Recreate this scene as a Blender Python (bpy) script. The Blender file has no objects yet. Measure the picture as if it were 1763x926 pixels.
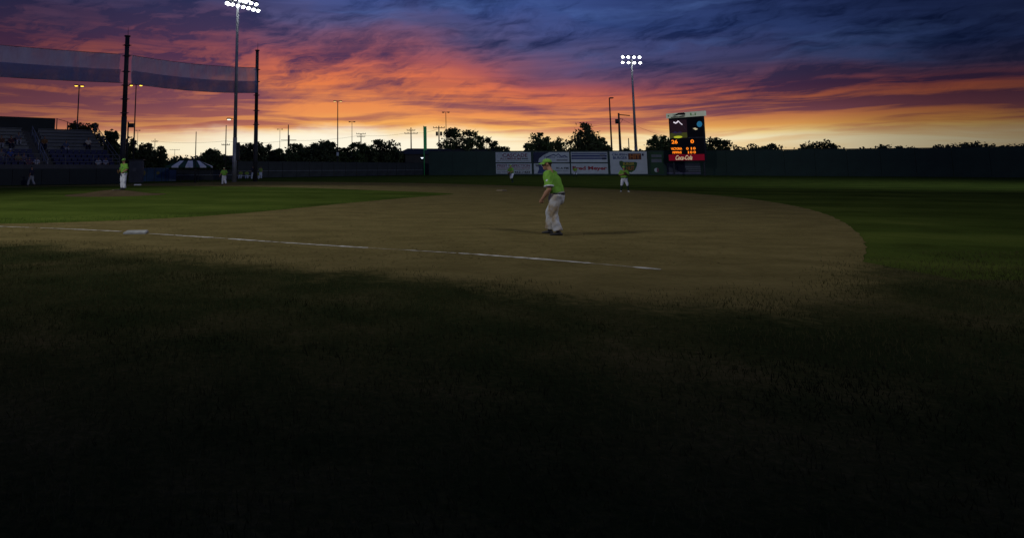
import bpy, math, random
import numpy as np
from mathutils import Vector, Matrix

# ------------------------------------------------------------------ basics
random.seed(7)
rng = np.random.default_rng(7)
S = bpy.context.scene
COL = S.collection
PI = math.pi

# ------------------------------------------------------------------ camera
F, CX, CY = 1167.0, 600.0, 143.0          # focal length and principal point in photograph pixels
EYE = 1.6
TH = math.atan((288 - CY) / F)            # upward pitch
cam_d = bpy.data.cameras.new('camera')
cam = bpy.data.objects.new('camera', cam_d)
COL.objects.link(cam)
cam.location = (0, 0, EYE)
cam.rotation_euler = (PI / 2 + TH, 0, 0)
cam_d.sensor_width = 36.0
cam_d.lens = 36.0 * F / 1763
cam_d.shift_x = (881.5 - CX) / 1763
cam_d.shift_y = -(463.0 - CY) / 1763
cam_d.clip_start = 0.05
cam_d.clip_end = 9000
S.camera = cam

S.view_settings.view_transform = 'Standard'
S.view_settings.look = 'None'
S.view_settings.exposure = 0.0
S.view_settings.gamma = 1.0
S.view_settings.use_curve_mapping = False


def lin(c):
    """display colour 0..255 -> linear"""
    r = []
    for v in c[:3]:
        v = v / 255.0
        r.append(v / 12.92 if v <= 0.04045 else ((v + 0.055) / 1.055) ** 2.4)
    return (r[0], r[1], r[2], 1.0)


# ------------------------------------------------------------------ node helper
class NT:
    def __init__(self, tree):
        self.t = tree
        self.n = tree.nodes
        self.l = tree.links

    def new(self, typ, **kw):
        nd = self.n.new(typ)
        for k, v in kw.items():
            setattr(nd, k, v)
        return nd

    def put(self, sock, v):
        if hasattr(v, 'is_linked') or isinstance(v, bpy.types.NodeSocket):
            self.l.new(v, sock)
        else:
            sock.default_value = v

    def m(self, op, a, b=0.0, c=0.0, clamp=False):
        nd = self.new('ShaderNodeMath', operation=op)
        nd.use_clamp = clamp
        self.put(nd.inputs[0], a)
        self.put(nd.inputs[1], b)
        self.put(nd.inputs[2], c)
        return nd.outputs[0]

    def smooth(self, x, lo, hi, a=0.0, b=1.0):
        nd = self.new('ShaderNodeMapRange', interpolation_type='SMOOTHSTEP')
        self.put(nd.inputs[0], x)
        for i, v in enumerate((lo, hi, a, b)):
            self.put(nd.inputs[i + 1], v)
        return nd.outputs[0]

    def xyz(self, x, y, z):
        nd = self.new('ShaderNodeCombineXYZ')
        self.put(nd.inputs[0], x)
        self.put(nd.inputs[1], y)
        self.put(nd.inputs[2], z)
        return nd.outputs[0]

    def noise(self, vec, scale, detail=5.0, rough=0.55, dist=0.0, lac=2.0):
        nd = self.new('ShaderNodeTexNoise')
        if vec is not None:
            self.l.new(vec, nd.inputs['Vector'])
        nd.inputs['Scale'].default_value = scale
        nd.inputs['Detail'].default_value = detail
        nd.inputs['Roughness'].default_value = rough
        nd.inputs['Distortion'].default_value = dist
        nd.inputs['Lacunarity'].default_value = lac
        return nd.outputs[0]

    def ramp(self, fac, stops, interp='LINEAR'):
        nd = self.new('ShaderNodeValToRGB')
        cr = nd.color_ramp
        cr.interpolation = interp
        while len(cr.elements) > 1:
            cr.elements.remove(cr.elements[-1])
        cr.elements[0].position = stops[0][0]
        cr.elements[0].color = stops[0][1]
        for p, c in stops[1:]:
            e = cr.elements.new(p)
            e.color = c
        self.put(nd.inputs[0], fac)
        return nd.outputs[0]

    def mix(self, fac, a, b, blend='MIX'):
        nd = self.new('ShaderNodeMix', data_type='RGBA', blend_type=blend)
        self.put(nd.inputs[0], fac)
        self.put(nd.inputs[6], a)
        self.put(nd.inputs[7], b)
        return nd.outputs[2]


# ------------------------------------------------------------------ sky (after sunset, lit clouds)
world = bpy.data.worlds.new('World')
S.world = world
world.use_nodes = True
world.node_tree.nodes.clear()
W = NT(world.node_tree)
w_out = W.new('ShaderNodeOutputWorld')
tc = W.new('ShaderNodeTexCoord')
sep = W.new('ShaderNodeSeparateXYZ')
W.l.new(tc.outputs['Generated'], sep.inputs[0])
sx, sy, sz = sep.outputs
R2D = 180 / PI
el = W.m('MULTIPLY', W.m('ARCSINE', sz), R2D)                       # elevation, degrees
az = W.m('MULTIPLY', W.m('ARCTAN2', sx, sy), R2D)                   # azimuth from the camera heading
azp = W.m('SUBTRACT', az, 2.0)
azabs = W.m('ABSOLUTE', azp)
# cloud-sheet perspective coordinates
inv = W.m('DIVIDE', 1.0, W.m('ADD', W.m('MAXIMUM', sz, 0.0), 0.055))
pX = W.m('MULTIPLY', sx, inv)
pY = W.m('MULTIPLY', sy, inv)
# broad warps
wv = W.xyz(W.m('MULTIPLY', az, 0.045), W.m('MULTIPLY', el, 0.13), 3.1)
warp1 = W.m('SUBTRACT', W.noise(wv, 1.0, 3.0, 0.5), 0.5)
wv2 = W.xyz(W.m('MULTIPLY', az, 0.16), W.m('MULTIPLY', el, 0.42), 8.7)
warp2 = W.m('SUBTRACT', W.noise(wv2, 1.0, 4.0, 0.55), 0.5)
hi_w = W.smooth(el, 3.2, 8.0)
tilt = W.m('MULTIPLY', W.m('ADD', W.m('MULTIPLY', az, 0.105), W.smooth(az, 4.0, 24.0, 0.0, 1.6)), hi_w)
h0 = W.m('ADD', el, tilt)
h0 = W.m('ADD', h0, W.m('MULTIPLY', W.m('MULTIPLY', azabs, 0.022), W.smooth(el, 1.5, 4.0)))
h1 = W.m('ADD', h0, W.m('MULTIPLY', warp1, W.m('ADD', 0.5, W.m('MULTIPLY', hi_w, 4.6))))
h = W.m('ADD', h1, W.m('MULTIPLY', warp2, W.m('ADD', 0.5, W.m('MULTIPLY', hi_w, 1.8))))
h = W.m('ADD', h, W.m('MULTIPLY', W.smooth(W.m('MULTIPLY', az, -1.0), 10.0, 27.0, 0.0, 1.8), hi_w))
h = W.m('SUBTRACT', h, W.m('MULTIPLY', hi_w, 0.55))
hf = W.m('DIVIDE', W.m('MAXIMUM', h, 0.0), 30.0, clamp=True)


def st(lst):
    return [(d / 30.0, lin(c)) for d, c in lst]


lit = W.ramp(hf, st([(0, (250, 214, 158)), (1.2, (254, 234, 190)), (2.3, (255, 238, 192)), (2.9, (252, 214, 136)), (3.5, (246, 176, 92)),
                     (4.6, (236, 146, 84)), (6.2, (228, 126, 74)), (7.8, (216, 112, 78)), (9.2, (168, 88, 90)),
                     (10.6, (126, 82, 106)), (12.2, (86, 82, 124)), (14.6, (60, 80, 138)), (20, (38, 52, 102)), (30, (26, 38, 80))]))
shd = W.ramp(hf, st([(0, (244, 206, 150)), (1.6, (248, 218, 164)), (2.5, (240, 196, 140)), (3.2, (206, 130, 94)), (3.9, (168, 98, 86)), (5.2, (130, 76, 88)),
                     (7.0, (104, 62, 82)), (8.6, (80, 52, 82)), (10.2, (66, 53, 86)), (12.0, (46, 49, 86)),
                     (14.5, (27, 42, 86)), (20, (20, 31, 68)), (30, (17, 22, 52))]))
# horizontal bands low down
bv = W.xyz(W.m('MULTIPLY', az, 0.055), W.m('ADD', W.m('MULTIPLY', el, 0.85), W.m('MULTIPLY', warp1, 2.2)), 0.0)
band = W.noise(bv, 1.35, 7.0, 0.58, 0.25)
# feathered ripples higher up, running up to the right
ra = math.radians(33)
rx = W.m('ADD', W.m('MULTIPLY', az, math.cos(ra)), W.m('MULTIPLY', el, 2.1 * math.sin(ra)))
ry = W.m('SUBTRACT', W.m('MULTIPLY', el, 2.1 * math.cos(ra)), W.m('MULTIPLY', az, math.sin(ra)))
rv = W.xyz(W.m('MULTIPLY', rx, 0.07), W.m('ADD', W.m('MULTIPLY', ry, 0.21), W.m('MULTIPLY', warp2, 1.2)), 5.0)
rip = W.m('ADD', W.m('MULTIPLY', W.noise(rv, 2.1, 8.0, 0.62, 0.2), 0.7), W.m('MULTIPLY', W.noise(rv, 6.5, 5.0, 0.6, 0.1), 0.3))
# big masses
cv = W.xyz(W.m('MULTIPLY', az, 0.05), W.m('MULTIPLY', h0, 0.22), 14.2)
mass = W.noise(cv, 1.15, 6.0, 0.55, 0.35)
n_low = W.smooth(band, 0.40, 0.62)
n_hi = W.smooth(W.m('ADD', W.m('MULTIPLY', rip, 0.6), W.m('MULTIPLY', mass, 0.45)), 0.46, 0.66)
n_mix = W.m('ADD', W.m('MULTIPLY', n_low, W.m('SUBTRACT', 1.0, W.m('MULTIPLY', hi_w, 0.72))),
            W.m('MULTIPLY', n_hi, W.m('MULTIPLY', hi_w, 0.85)))
side = W.m('ADD', W.smooth(W.m('MULTIPLY', az, -1.0), 1.0, 14.0, 0.0, 0.66), W.smooth(az, 9.0, 26.0, 0.0, 0.36))
side = W.m('MULTIPLY', side, W.smooth(el, 1.8, 3.8))
n_tot = W.m('ADD', W.m('SUBTRACT', n_mix, 0.10), side, clamp=True)
cloud = W.mix(n_tot, lit, shd)
# paler blue rifts high up on the right
blue_n = W.noise(W.xyz(W.m('MULTIPLY', az, 0.07), W.m('ADD', W.m('MULTIPLY', el, 0.30), W.m('MULTIPLY', warp2, 0.8)), 21.0), 1.3, 6.0, 0.55, 0.3)
blue_f = W.m('MULTIPLY', W.smooth(blue_n, 0.50, 0.74), W.smooth(h, 10.5, 13.5))
cloud = W.mix(W.m('MULTIPLY', blue_f, 0.6), cloud, lin((78, 104, 164)))
hglow = W.m('MULTIPLY', W.smooth(W.m('ABSOLUTE', W.m('ADD', az, 1.5)), 4.0, 21.0, 1.0, 0.0), W.smooth(W.m('ADD', el, W.m('MULTIPLY', warp2, 2.4)), 2.2, 3.7, 1.0, 0.0))
cloud = W.mix(W.m('MULTIPLY', hglow, 0.9), cloud, lin((255, 248, 226)))
# falls off away from where the sun went down
dim_l = W.smooth(W.m('MULTIPLY', az, -1.0), 4.0, 34.0, 1.0, 0.50)
dim_r = W.smooth(az, 16.0, 50.0, 1.0, 0.20)
low = W.m('MAXIMUM', W.smooth(el, 1.5, 5.0, 0.35, 1.0), W.smooth(az, 23.0, 40.0))
dim = W.m('MULTIPLY', dim_l, dim_r)
dim = W.m('SUBTRACT', 1.0, W.m('MULTIPLY', W.m('SUBTRACT', 1.0, dim), low))
cloud = W.mix(1.0, cloud, W.xyz(dim, dim, dim), 'MULTIPLY')
# opposite the sunset the deck is plain dusk blue
back = W.smooth(W.m('ABSOLUTE', az), 40.0, 85.0)
cloud = W.mix(back, cloud, W.ramp(W.m('DIVIDE', W.m('MAXIMUM', el, 0.0), 90.0), [(0.0, lin((66, 74, 112))), (0.35, lin((44, 56, 102))), (1.0, lin((26, 34, 72)))]))
# the clear dusk sky above the cloud deck
nish = W.new('ShaderNodeTexSky', sky_type='NISHITA')
nish.sun_disc = False
nish.sun_elevation = math.radians(-2.0)
nish.sun_rotation = math.radians(2.0)
bgc = W.new('ShaderNodeBackground')
W.l.new(cloud, bgc.inputs[0])
bgc.inputs[1].default_value = 1.0
bgn = W.new('ShaderNodeBackground')
W.l.new(nish.outputs[0], bgn.inputs[0])
bgn.inputs[1].default_value = 0.05
mixs = W.new('ShaderNodeMixShader')
W.l.new(W.smooth(el, 30.0, 75.0, 0.0, 0.5), mixs.inputs[0])
W.l.new(bgc.outputs[0], mixs.inputs[1])
W.l.new(bgn.outputs[0], mixs.inputs[2])
W.l.new(mixs.outputs[0], w_out.inputs[0])


# ------------------------------------------------------------------ pixel <-> place
def ray(px, py):
    x = (px - CX) / F
    v = -(py - CY) / F
    return Vector((x, math.cos(TH) - v * math.sin(TH), math.sin(TH) + v * math.cos(TH)))


def at(px, py, Y):
    d = ray(px, py)
    return Vector((0, 0, EYE)) + d * (Y / d.y)


def gnd(px, py, z=0.0):
    d = ray(px, py)
    p = d * ((z - EYE) / d.z)
    return Vector((p.x, p.y, z))


# field floodlights standing behind the first-base stand (the lamps the field is lit by), plus an added outfield beam
def flood(name, loc, aim, power, size, blend, radius, colour=(1.0, 0.98, 0.90)):
    ld = bpy.data.lights.new(name, 'SPOT')
    ld.energy = power
    ld.spot_size = math.radians(size)
    ld.spot_blend = blend
    ld.shadow_soft_size = radius
    ld.color = colour
    o = bpy.data.objects.new(name, ld)
    COL.objects.link(o)
    o.location = loc
    o.rotation_euler = (Vector(aim) - Vector(loc)).to_track_quat('-Z', 'Y').to_euler()
    return o


flood('flood_or_fill_beam', (22, -9, 26), (-5, 33, 0), 15000, 60, 1.0, 0.7)
flood('flood_or_fill_beam', (-33, 6, 26), (6, 37, 0), 36000, 74, 1.0, 0.7)
flood('flood_or_fill_beam', (66, 24, 30), (34, 112, 0), 50000, 78, 1.0, 0.8, (0.80, 0.92, 1.0))  # added beam without a tower, brightens the outfield wall and its signs


# ------------------------------------------------------------------ materials
MATS = {}


def mat(name, c, rough=0.75, var=0.25, scale=3.0, bump=0.0, bscale=None, spec=0.3, metal=0.0, c2=None, emit=None, estr=0.0):
    if name in MATS:
        return MATS[name]
    m = bpy.data.materials.new(name)
    m.use_nodes = True
    N = NT(m.node_tree)
    b = m.node_tree.nodes['Principled BSDF']
    t = N.new('ShaderNodeTexCoord')
    n1 = N.noise(t.outputs['Object'], scale, 6.0, 0.6)
    a = tuple(max(0, v * (1 - var)) for v in c[:3]) + (1,)
    d = tuple(min(1, v * (1 + var)) for v in (c2 or c)[:3]) + (1,)
    colr = N.ramp(n1, [(0.32, a), (0.68, d)])
    N.l.new(colr, b.inputs['Base Color'])
    b.inputs['Roughness'].default_value = rough
    b.inputs['Specular IOR Level'].default_value = spec
    b.inputs['Metallic'].default_value = metal
    if bump > 0:
        bn = N.new('ShaderNodeBump')
        bn.inputs['Strength'].default_value = min(1.0, bump)
        bn.inputs['Distance'].default_value = 0.02
        N.l.new(N.noise(t.outputs['Object'], bscale or scale * 6, 5.0, 0.6), bn.inputs['Height'])
        N.l.new(bn.outputs[0], b.inputs['Normal'])
    if emit:
        b.inputs['Emission Color'].default_value = tuple(emit[:3]) + (1,)
        b.inputs['Emission Strength'].default_value = estr
    MATS[name] = m
    return m


def ground_mat(name, stops, scale, fine, bump, stripes=0.0, stretch=(1, 1, 1), bdist=0.03):
    m = bpy.data.materials.new(name)
    m.use_nodes = True
    N = NT(m.node_tree)
    b = m.node_tree.nodes['Principled BSDF']
    t = N.new('ShaderNodeTexCoord')
    mp = N.new('ShaderNodeMapping')
    mp.inputs['Scale'].default_value = stretch
    N.l.new(t.outputs['Object'], mp.inputs[0])
    big = N.noise(mp.outputs[0], scale, 6.0, 0.62, 0.3)
    sm = N.noise(mp.outputs[0], fine, 4.0, 0.7)
    fac = N.m('ADD', N.m('MULTIPLY', big, 0.62), N.m('MULTIPLY', sm, 0.38))
    if stripes:
        sp = N.new('ShaderNodeSeparateXYZ')
        N.l.new(t.outputs['Object'], sp.inputs[0])
        ph = N.m('ADD', N.m('MULTIPLY', sp.outputs[0], 0.30), N.m('MULTIPLY', sp.outputs[1], 0.95))
        sq = N.m('SINE', N.m('ADD', N.m('MULTIPLY', ph, 1.05), N.m('MULTIPLY', big, 1.2)))
        fac = N.m('ADD', fac, N.m('MULTIPLY', N.smooth(sq, -0.3, 0.3, -1.0, 1.0), stripes))
    colr = N.ramp(fac, stops)
    N.l.new(colr, b.inputs['Base Color'])
    b.inputs['Roughness'].default_value = 0.95
    b.inputs['Specular IOR Level'].default_value = 0.0
    bn = N.new('ShaderNodeBump')
    bn.inputs['Strength'].default_value = bump
    bn.inputs['Distance'].default_value = bdist
    N.l.new(N.m('ADD', sm, N.m('MULTIPLY', big, 1.5)), bn.inputs['Height'])
    N.l.new(bn.outputs[0], b.inputs['Normal'])
    return m


FOUL_STOPS = [(0.30, (.026, .029, .012, 1)), (0.44, (.028, .038, .014, 1)), (0.54, (.056, .056, .022, 1)), (0.64, (.100, .082, .038, 1)), (0.78, (.130, .102, .050, 1))]
DIRT_STOPS = [(0.28, (.108, .086, .034, 1)), (0.45, (.155, .125, .050, 1)), (0.60, (.20, .160, .066, 1)), (0.78, (.26, .21, .10, 1))]
M_grass = ground_mat('grass_turf', [(0.30, (.032, .044, .010, 1)), (0.48, (.054, .078, .015, 1)), (0.62, (.080, .105, .020, 1)), (0.78, (.11, .118, .032, 1))], 0.35, 14.0, 0.9, 0.05)
M_grass_in = ground_mat('infield_turf', [(0.28, (.036, .050, .010, 1)), (0.48, (.062, .092, .016, 1)), (0.64, (.088, .120, .022, 1)), (0.80, (.12, .13, .034, 1))], 0.30, 12.0, 0.9, 0.045)
M_foul = ground_mat('foul_turf', FOUL_STOPS, 0.55, 16.0, 1.0)
M_dirt = ground_mat('infield_clay', DIRT_STOPS, 0.7, 7.0, 1.0, 0.0, (1.0, 1.6, 1.0), 0.09)
M_mound = ground_mat('mound_clay', [(0.28, (.080, .058, .032, 1)), (0.5, (.110, .080, .044, 1)), (0.75, (.15, .112, .065, 1))], 0.8, 10.0, 1.0)
M_chalk = mat('chalk', (.27, .24, .165), 0.95, 0.25, 5.0, 0.5, c2=(.52, .51, .46))
M_base = mat('base_canvas', (.26, .27, .262), 0.7, 0.3, 6.0, 0.2)
M_steel = mat('galvanised_steel', (.30, .31, .33), 0.5, 0.2, 2.0, 0.1, metal=0.5)
M_rail = mat('dull_rail_steel', (.12, .122, .122), 0.6, 0.2, 2.0)
M_darksteel = mat('dark_painted_steel', (.030, .032, .037), 0.55, 0.3, 2.0, 0.1)
M_blacksteel = mat('black_painted_steel', (.018, .018, .020), 0.55, 0.3, 2.0)
M_wood = mat('weathered_pole_wood', (.085, .065, .050), 0.9, 0.3, 2.5, 0.4)
M_wall = mat('dark_green_wall_pad', (.014, .034, .026), 0.65, 0.2, 0.6, 0.1)
M_wallr = mat('green_board', (.020, .055, .024), 0.7, 0.2, 0.6, 0.1)
M_back = mat('black_wall_pad', (.010, .018, .022), 0.6, 0.3, 0.7)
M_conc = mat('concrete', (.075, .077, .082), 0.9, 0.2, 1.2, 0.2)
M_alu = mat('aluminium_bench', (.10, .112, .14), 0.45, 0.15, 1.5, metal=0.4)
M_blue = mat('blue_plastic', (.012, .018, .085), 0.5, 0.2, 2.0)
M_mesh = mat('windscreen_fabric', (.030, .033, .036), 0.8, 0.25, 0.8)
M_bark = mat('bark', (.070, .052, .038), 0.95, 0.35, 4.0, 0.6)
M_leaf = mat('dark_leaf', (.040, .062, .022), 0.8, 0.5, 0.5, c2=(.060, .080, .026))
M_leaf2 = mat('olive_leaf', (.055, .066, .026), 0.8, 0.5, 0.5)
M_hill = mat('hill_scrub', (.085, .075, .060), 1.0, 0.2, 0.004)
M_shed = mat('shed_cladding', (.040, .036, .034), 0.8, 0.25, 1.0)
M_roof = mat('shed_roof', (.050, .050, .052), 0.7, 0.2, 1.0)
M_pole_green = mat('foul_pole_green', (.075, .58, .16), 0.5, 0.1, 1.0)
M_white = mat('white_panel', (.46, .49, .52), 0.7, 0.10, 0.8)
M_navy = mat('navy_print', (.018, .022, .060), 0.7, 0.15, 2.0)
M_navy2 = mat('blue_print', (.045, .060, .165), 0.7, 0.15, 2.0)
M_red = mat('red_print', (.30, .028, .040), 0.7, 0.15, 2.0)
M_maroon = mat('maroon_print', (.17, .045, .080), 0.7, 0.2, 2.0)
M_black = mat('black_print', (.016, .016, .020), 0.7, 0.15, 2.0)
M_olive = mat('olive_print', (.16, .14, .045), 0.7, 0.15, 2.0)
M_greenp = mat('green_print', (.035, .085, .025), 0.7, 0.15, 2.0)
M_orange_p = mat('orange_print', (.36, .12, .030), 0.7, 0.15, 2.0)
M_grey_p = mat('grey_print', (.12, .125, .145), 0.7, 0.15, 2.0)
M_yellow_p = mat('yellow_print', (.40, .30, .05), 0.7, 0.15, 2.0)
M_lens = mat('lit_flood_lens', (.9, .95, 1.0), 0.3, 0.0, emit=(.92, .97, 1.0), estr=14.0)
M_amber = mat('lit_amber_lens', (.9, .7, .2), 0.3, 0.0, emit=(1.0, .60, .06), estr=2.6)
M_dimamber = mat('dim_amber_lens', (.9, .7, .3), 0.3, 0.0, emit=(1.0, .70, .25), estr=1.0)
M_warm = mat('lit_warm_lens', (.9, .8, .7), 0.3, 0.0, emit=(1.0, .80, .62), estr=2.5)
M_cool = mat('lit_cool_lens', (.9, .95, 1.0), 0.3, 0.0, emit=(.75, .85, 1.0), estr=3.0)
M_led = mat('orange_led', (.5, .2, .02), 0.5, 0.0, emit=(1.0, .22, .012), estr=1.25)
M_lime = mat('lime_jersey', (.155, .345, .048), 0.8, 0.12, 7.0, 0.35, 14.0, spec=0.15)
M_limecap = mat('lime_cap', (.165, .37, .055), 0.8, 0.1, 9.0, 0.15)
M_pants = mat('white_trousers', (.56, .59, .68), 0.85, 0.10, 7.0, 0.35, 12.0, spec=0.15)
M_greyp = mat('grey_trousers', (.30, .31, .34), 0.85, 0.12, 7.0, 0.3)
M_darktop = mat('dark_navy_top', (.020, .022, .045), 0.85, 0.2, 7.0, 0.3)
def stained(name):
    m = bpy.data.materials.new(name)
    m.use_nodes = True
    N = NT(m.node_tree)
    b = m.node_tree.nodes['Principled BSDF']
    t = N.new('ShaderNodeTexCoord')
    a = N.noise(t.outputs['Object'], 3.2, 5.0, .6)
    f = N.noise(t.outputs['Object'], 16.0, 4.0, .6)
    c = N.ramp(a, [(.40, (.43, .46, .53, 1)), (.52, (.35, .335, .32, 1)), (.62, (.24, .18, .11, 1))])
    c = N.mix(N.m('MULTIPLY', f, .35), c, (.34, .31, .27, 1))
    N.l.new(c, b.inputs['Base Color'])
    b.inputs['Roughness'].default_value = .9
    b.inputs['Specular IOR Level'].default_value = .1
    return m


M_stained = stained('dirt_stained_trousers')
M_skin = mat('skin', (.32, .17, .105), 0.6, 0.12, 9.0)
M_hair = mat('dark_hair', (.020, .014, .010), 0.7, 0.3, 20.0)
M_shoe = mat('black_shoe', (.020, .020, .024), 0.5, 0.2, 8.0)
M_shoew = mat('white_shoe', (.50, .50, .50), 0.6, 0.2, 8.0)
M_sock = mat('dark_green_sock', (.014, .028, .022), 0.9, 0.2, 8.0)
M_glove = mat('brown_glove_leather', (.085, .045, .020), 0.6, 0.3, 9.0, 0.3)
M_tentw = mat('white_canopy', (.80, .82, .85), 0.8, 0.08, 2.0)
M_tentg = mat('green_canopy', (.020, .070, .045), 0.8, 0.12, 2.0)


# ------------------------------------------------------------------ mesh builder
class MB:
    def __init__(self):
        self.v, self.f, self.k = [], [], []

    def add(self, vs, fs, mi=0):
        o = len(self.v)
        self.v += [tuple(p) for p in vs]
        self.f += [tuple(i + o for i in q) for q in fs]
        self.k += [mi] * len(fs)
        return self

    def box(self, c, s, rz=0.0, mi=0):
        hx, hy, hz = s[0] / 2, s[1] / 2, s[2] / 2
        cs, sn = math.cos(rz), math.sin(rz)
        vs = []
        for z in (-hz, hz):
            for x, y in ((-hx, -hy), (hx, -hy), (hx, hy), (-hx, hy)):
                vs.append((c[0] + x * cs - y * sn, c[1] + x * sn + y * cs, c[2] + z))
        return self.add(vs, [(3, 2, 1, 0), (4, 5, 6, 7), (0, 1, 5, 4), (1, 2, 6, 5), (2, 3, 7, 6), (3, 0, 4, 7)], mi)

    def bar(self, a, b, w, t=None, mi=0):
        """square bar from a to b"""
        a, b = Vector(a), Vector(b)
        d = (b - a)
        L = d.length
        if L < 1e-6:
            return self
        q = d.to_track_quat('Z', 'Y')
        t = t or w
        vs = []
        for z in (0, L):
            for x, y in ((-w / 2, -t / 2), (w / 2, -t / 2), (w / 2, t / 2), (-w / 2, t / 2)):
                vs.append(a + q @ Vector((x, y, z)))
        return self.add(vs, [(3, 2, 1, 0), (4, 5, 6, 7), (0, 1, 5, 4), (1, 2, 6, 5), (2, 3, 7, 6), (3, 0, 4, 7)], mi)

    def tube(self, pts, rad, n=8, flat=1.0, fdir=None, mi=0, dome=False):
        """closed tube through pts; rad = number or list of r or (ra, rb); flat ellipse axes follow fdir"""
        pts = [Vector(p) for p in pts]
        if not isinstance(rad, (list, tuple)):
            rad = [rad] * len(pts)
        rad = [(r, r) if not isinstance(r, (list, tuple)) else r for r in rad]
        if dome:
            d0 = (pts[0] - pts[1]).normalized()
            d1 = (pts[-1] - pts[-2]).normalized()
            r0, r1 = min(rad[0]), min(rad[-1])
            pre, pr = [], []
            for a in (0.95, 0.7, 0.38):
                pre.append(pts[0] + d0 * r0 * a)
                q = math.sqrt(max(0.02, 1 - a * a))
                pr.append((rad[0][0] * q, rad[0][1] * q))
            post, po = [], []
            for a in (0.38, 0.7, 0.95):
                post.append(pts[-1] + d1 * r1 * a)
                q = math.sqrt(max(0.02, 1 - a * a))
                po.append((rad[-1][0] * q, rad[-1][1] * q))
            pts = pre + pts + post
            rad = pr + rad + po
        vs, fs = [], []
        prev = None
        for i, p in enumerate(pts):
            if i == 0:
                d = pts[1] - pts[0]
            elif i == len(pts) - 1:
                d = pts[-1] - pts[-2]
            else:
                d = (pts[i + 1] - pts[i]).normalized() + (pts[i] - pts[i - 1]).normalized()
            d.normalize()
            if prev is None:
                ref = Vector(fdir) if fdir else (Vector((1, 0, 0)) if abs(d.x) < 0.8 else Vector((0, 1, 0)))
            else:
                ref = prev
            e = ref - d * ref.dot(d)
            if e.length < 1e-5:
                e = Vector((0, 1, 0)) - d * d.y
            e.normalize()
            prev = e
            g = d.cross(e)
            for k in range(n):
                a = 2 * PI * k / n
                vs.append(p + e * (math.cos(a) * rad[i][0]) + g * (math.sin(a) * rad[i][1]))
        for i in range(len(pts) - 1):
            for k in range(n):
                fs.append((i * n + k, i * n + (k + 1) % n, (i + 1) * n + (k + 1) % n, (i + 1) * n + k))
        fs.append(tuple(range(n - 1, -1, -1)))
        L = (len(pts) - 1) * n
        fs.append(tuple(L + k for k in range(n)))
        return self.add(vs, fs, mi)

    def ball(self, c, r, n=10, m=7, mi=0, rot=None):
        if not isinstance(r, (list, tuple)):
            r = (r, r, r)
        vs, fs = [], []
        c = Vector(c)
        for i in range(1, m):
            t = PI * i / m
            for k in range(n):
                a = 2 * PI * k / n
                p = Vector((r[0] * math.sin(t) * math.cos(a), r[1] * math.sin(t) * math.sin(a), -r[2] * math.cos(t)))
                vs.append(c + (rot @ p if rot else p))
        b = len(vs)
        pb, pt = Vector((0, 0, -r[2])), Vector((0, 0, r[2]))
        vs += [c + (rot @ pb if rot else pb), c + (rot @ pt if rot else pt)]
        for i in range(m - 2):
            for k in range(n):
                fs.append((i * n + k, i * n + (k + 1) % n, (i + 1) * n + (k + 1) % n, (i + 1) * n + k))
        for k in range(n):
            fs.append((b, (k + 1) % n, k))
            fs.append((b + 1, (m - 2) * n + k, (m - 2) * n + (k + 1) % n))
        return self.add(vs, fs, mi)

    def disc(self, c, nrm, r, th, n=12, mi=0):
        c, nrm = Vector(c), Vector(nrm).normalized()
        return self.tube([c - nrm * th / 2, c + nrm * th / 2], r, n, mi=mi)

    def mesh(self, name, mats, smooth=False):
        me = bpy.data.meshes.new(name)
        me.from_pydata(self.v, [], self.f)
        for m in (mats if isinstance(mats, (list, tuple)) else [mats]):
            me.materials.append(m)
        if any(self.k):
            me.polygons.foreach_set('material_index', self.k)
        if smooth:
            me.polygons.foreach_set('use_smooth', [True] * len(me.polygons))
        me.update()
        return me

    def build(self, name, mats, parent=None, smooth=False, loc=None, rz=None):
        o = bpy.data.objects.new(name, self.mesh(name, mats, smooth))
        COL.objects.link(o)
        if parent:
            o.parent = parent
        if loc is not None:
            o.location = loc
        if rz is not None:
            o.rotation_euler = (0, 0, rz)
        return o


def link_mesh(name, me, parent=None, loc=(0, 0, 0), rot=(0, 0, 0)):
    o = bpy.data.objects.new(name, me)
    COL.objects.link(o)
    if parent:
        o.parent = parent
    o.location = loc
    o.rotation_euler = rot
    return o


def tag(o, label=None, cat=None, group=None, kind=None):
    if label:
        o['label'] = label
    if cat:
        o['category'] = cat
    if group:
        o['group'] = group
    if kind:
        o['kind'] = kind
    return o


def thing(name, label, cat, loc=(0, 0, 0), rz=0.0, group=None):
    o = bpy.data.objects.new(name, None)
    COL.objects.link(o)
    o.location = loc
    o.rotation_euler = (0, 0, rz)
    o.empty_display_size = 0.3
    return tag(o, label, cat, group)


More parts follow.
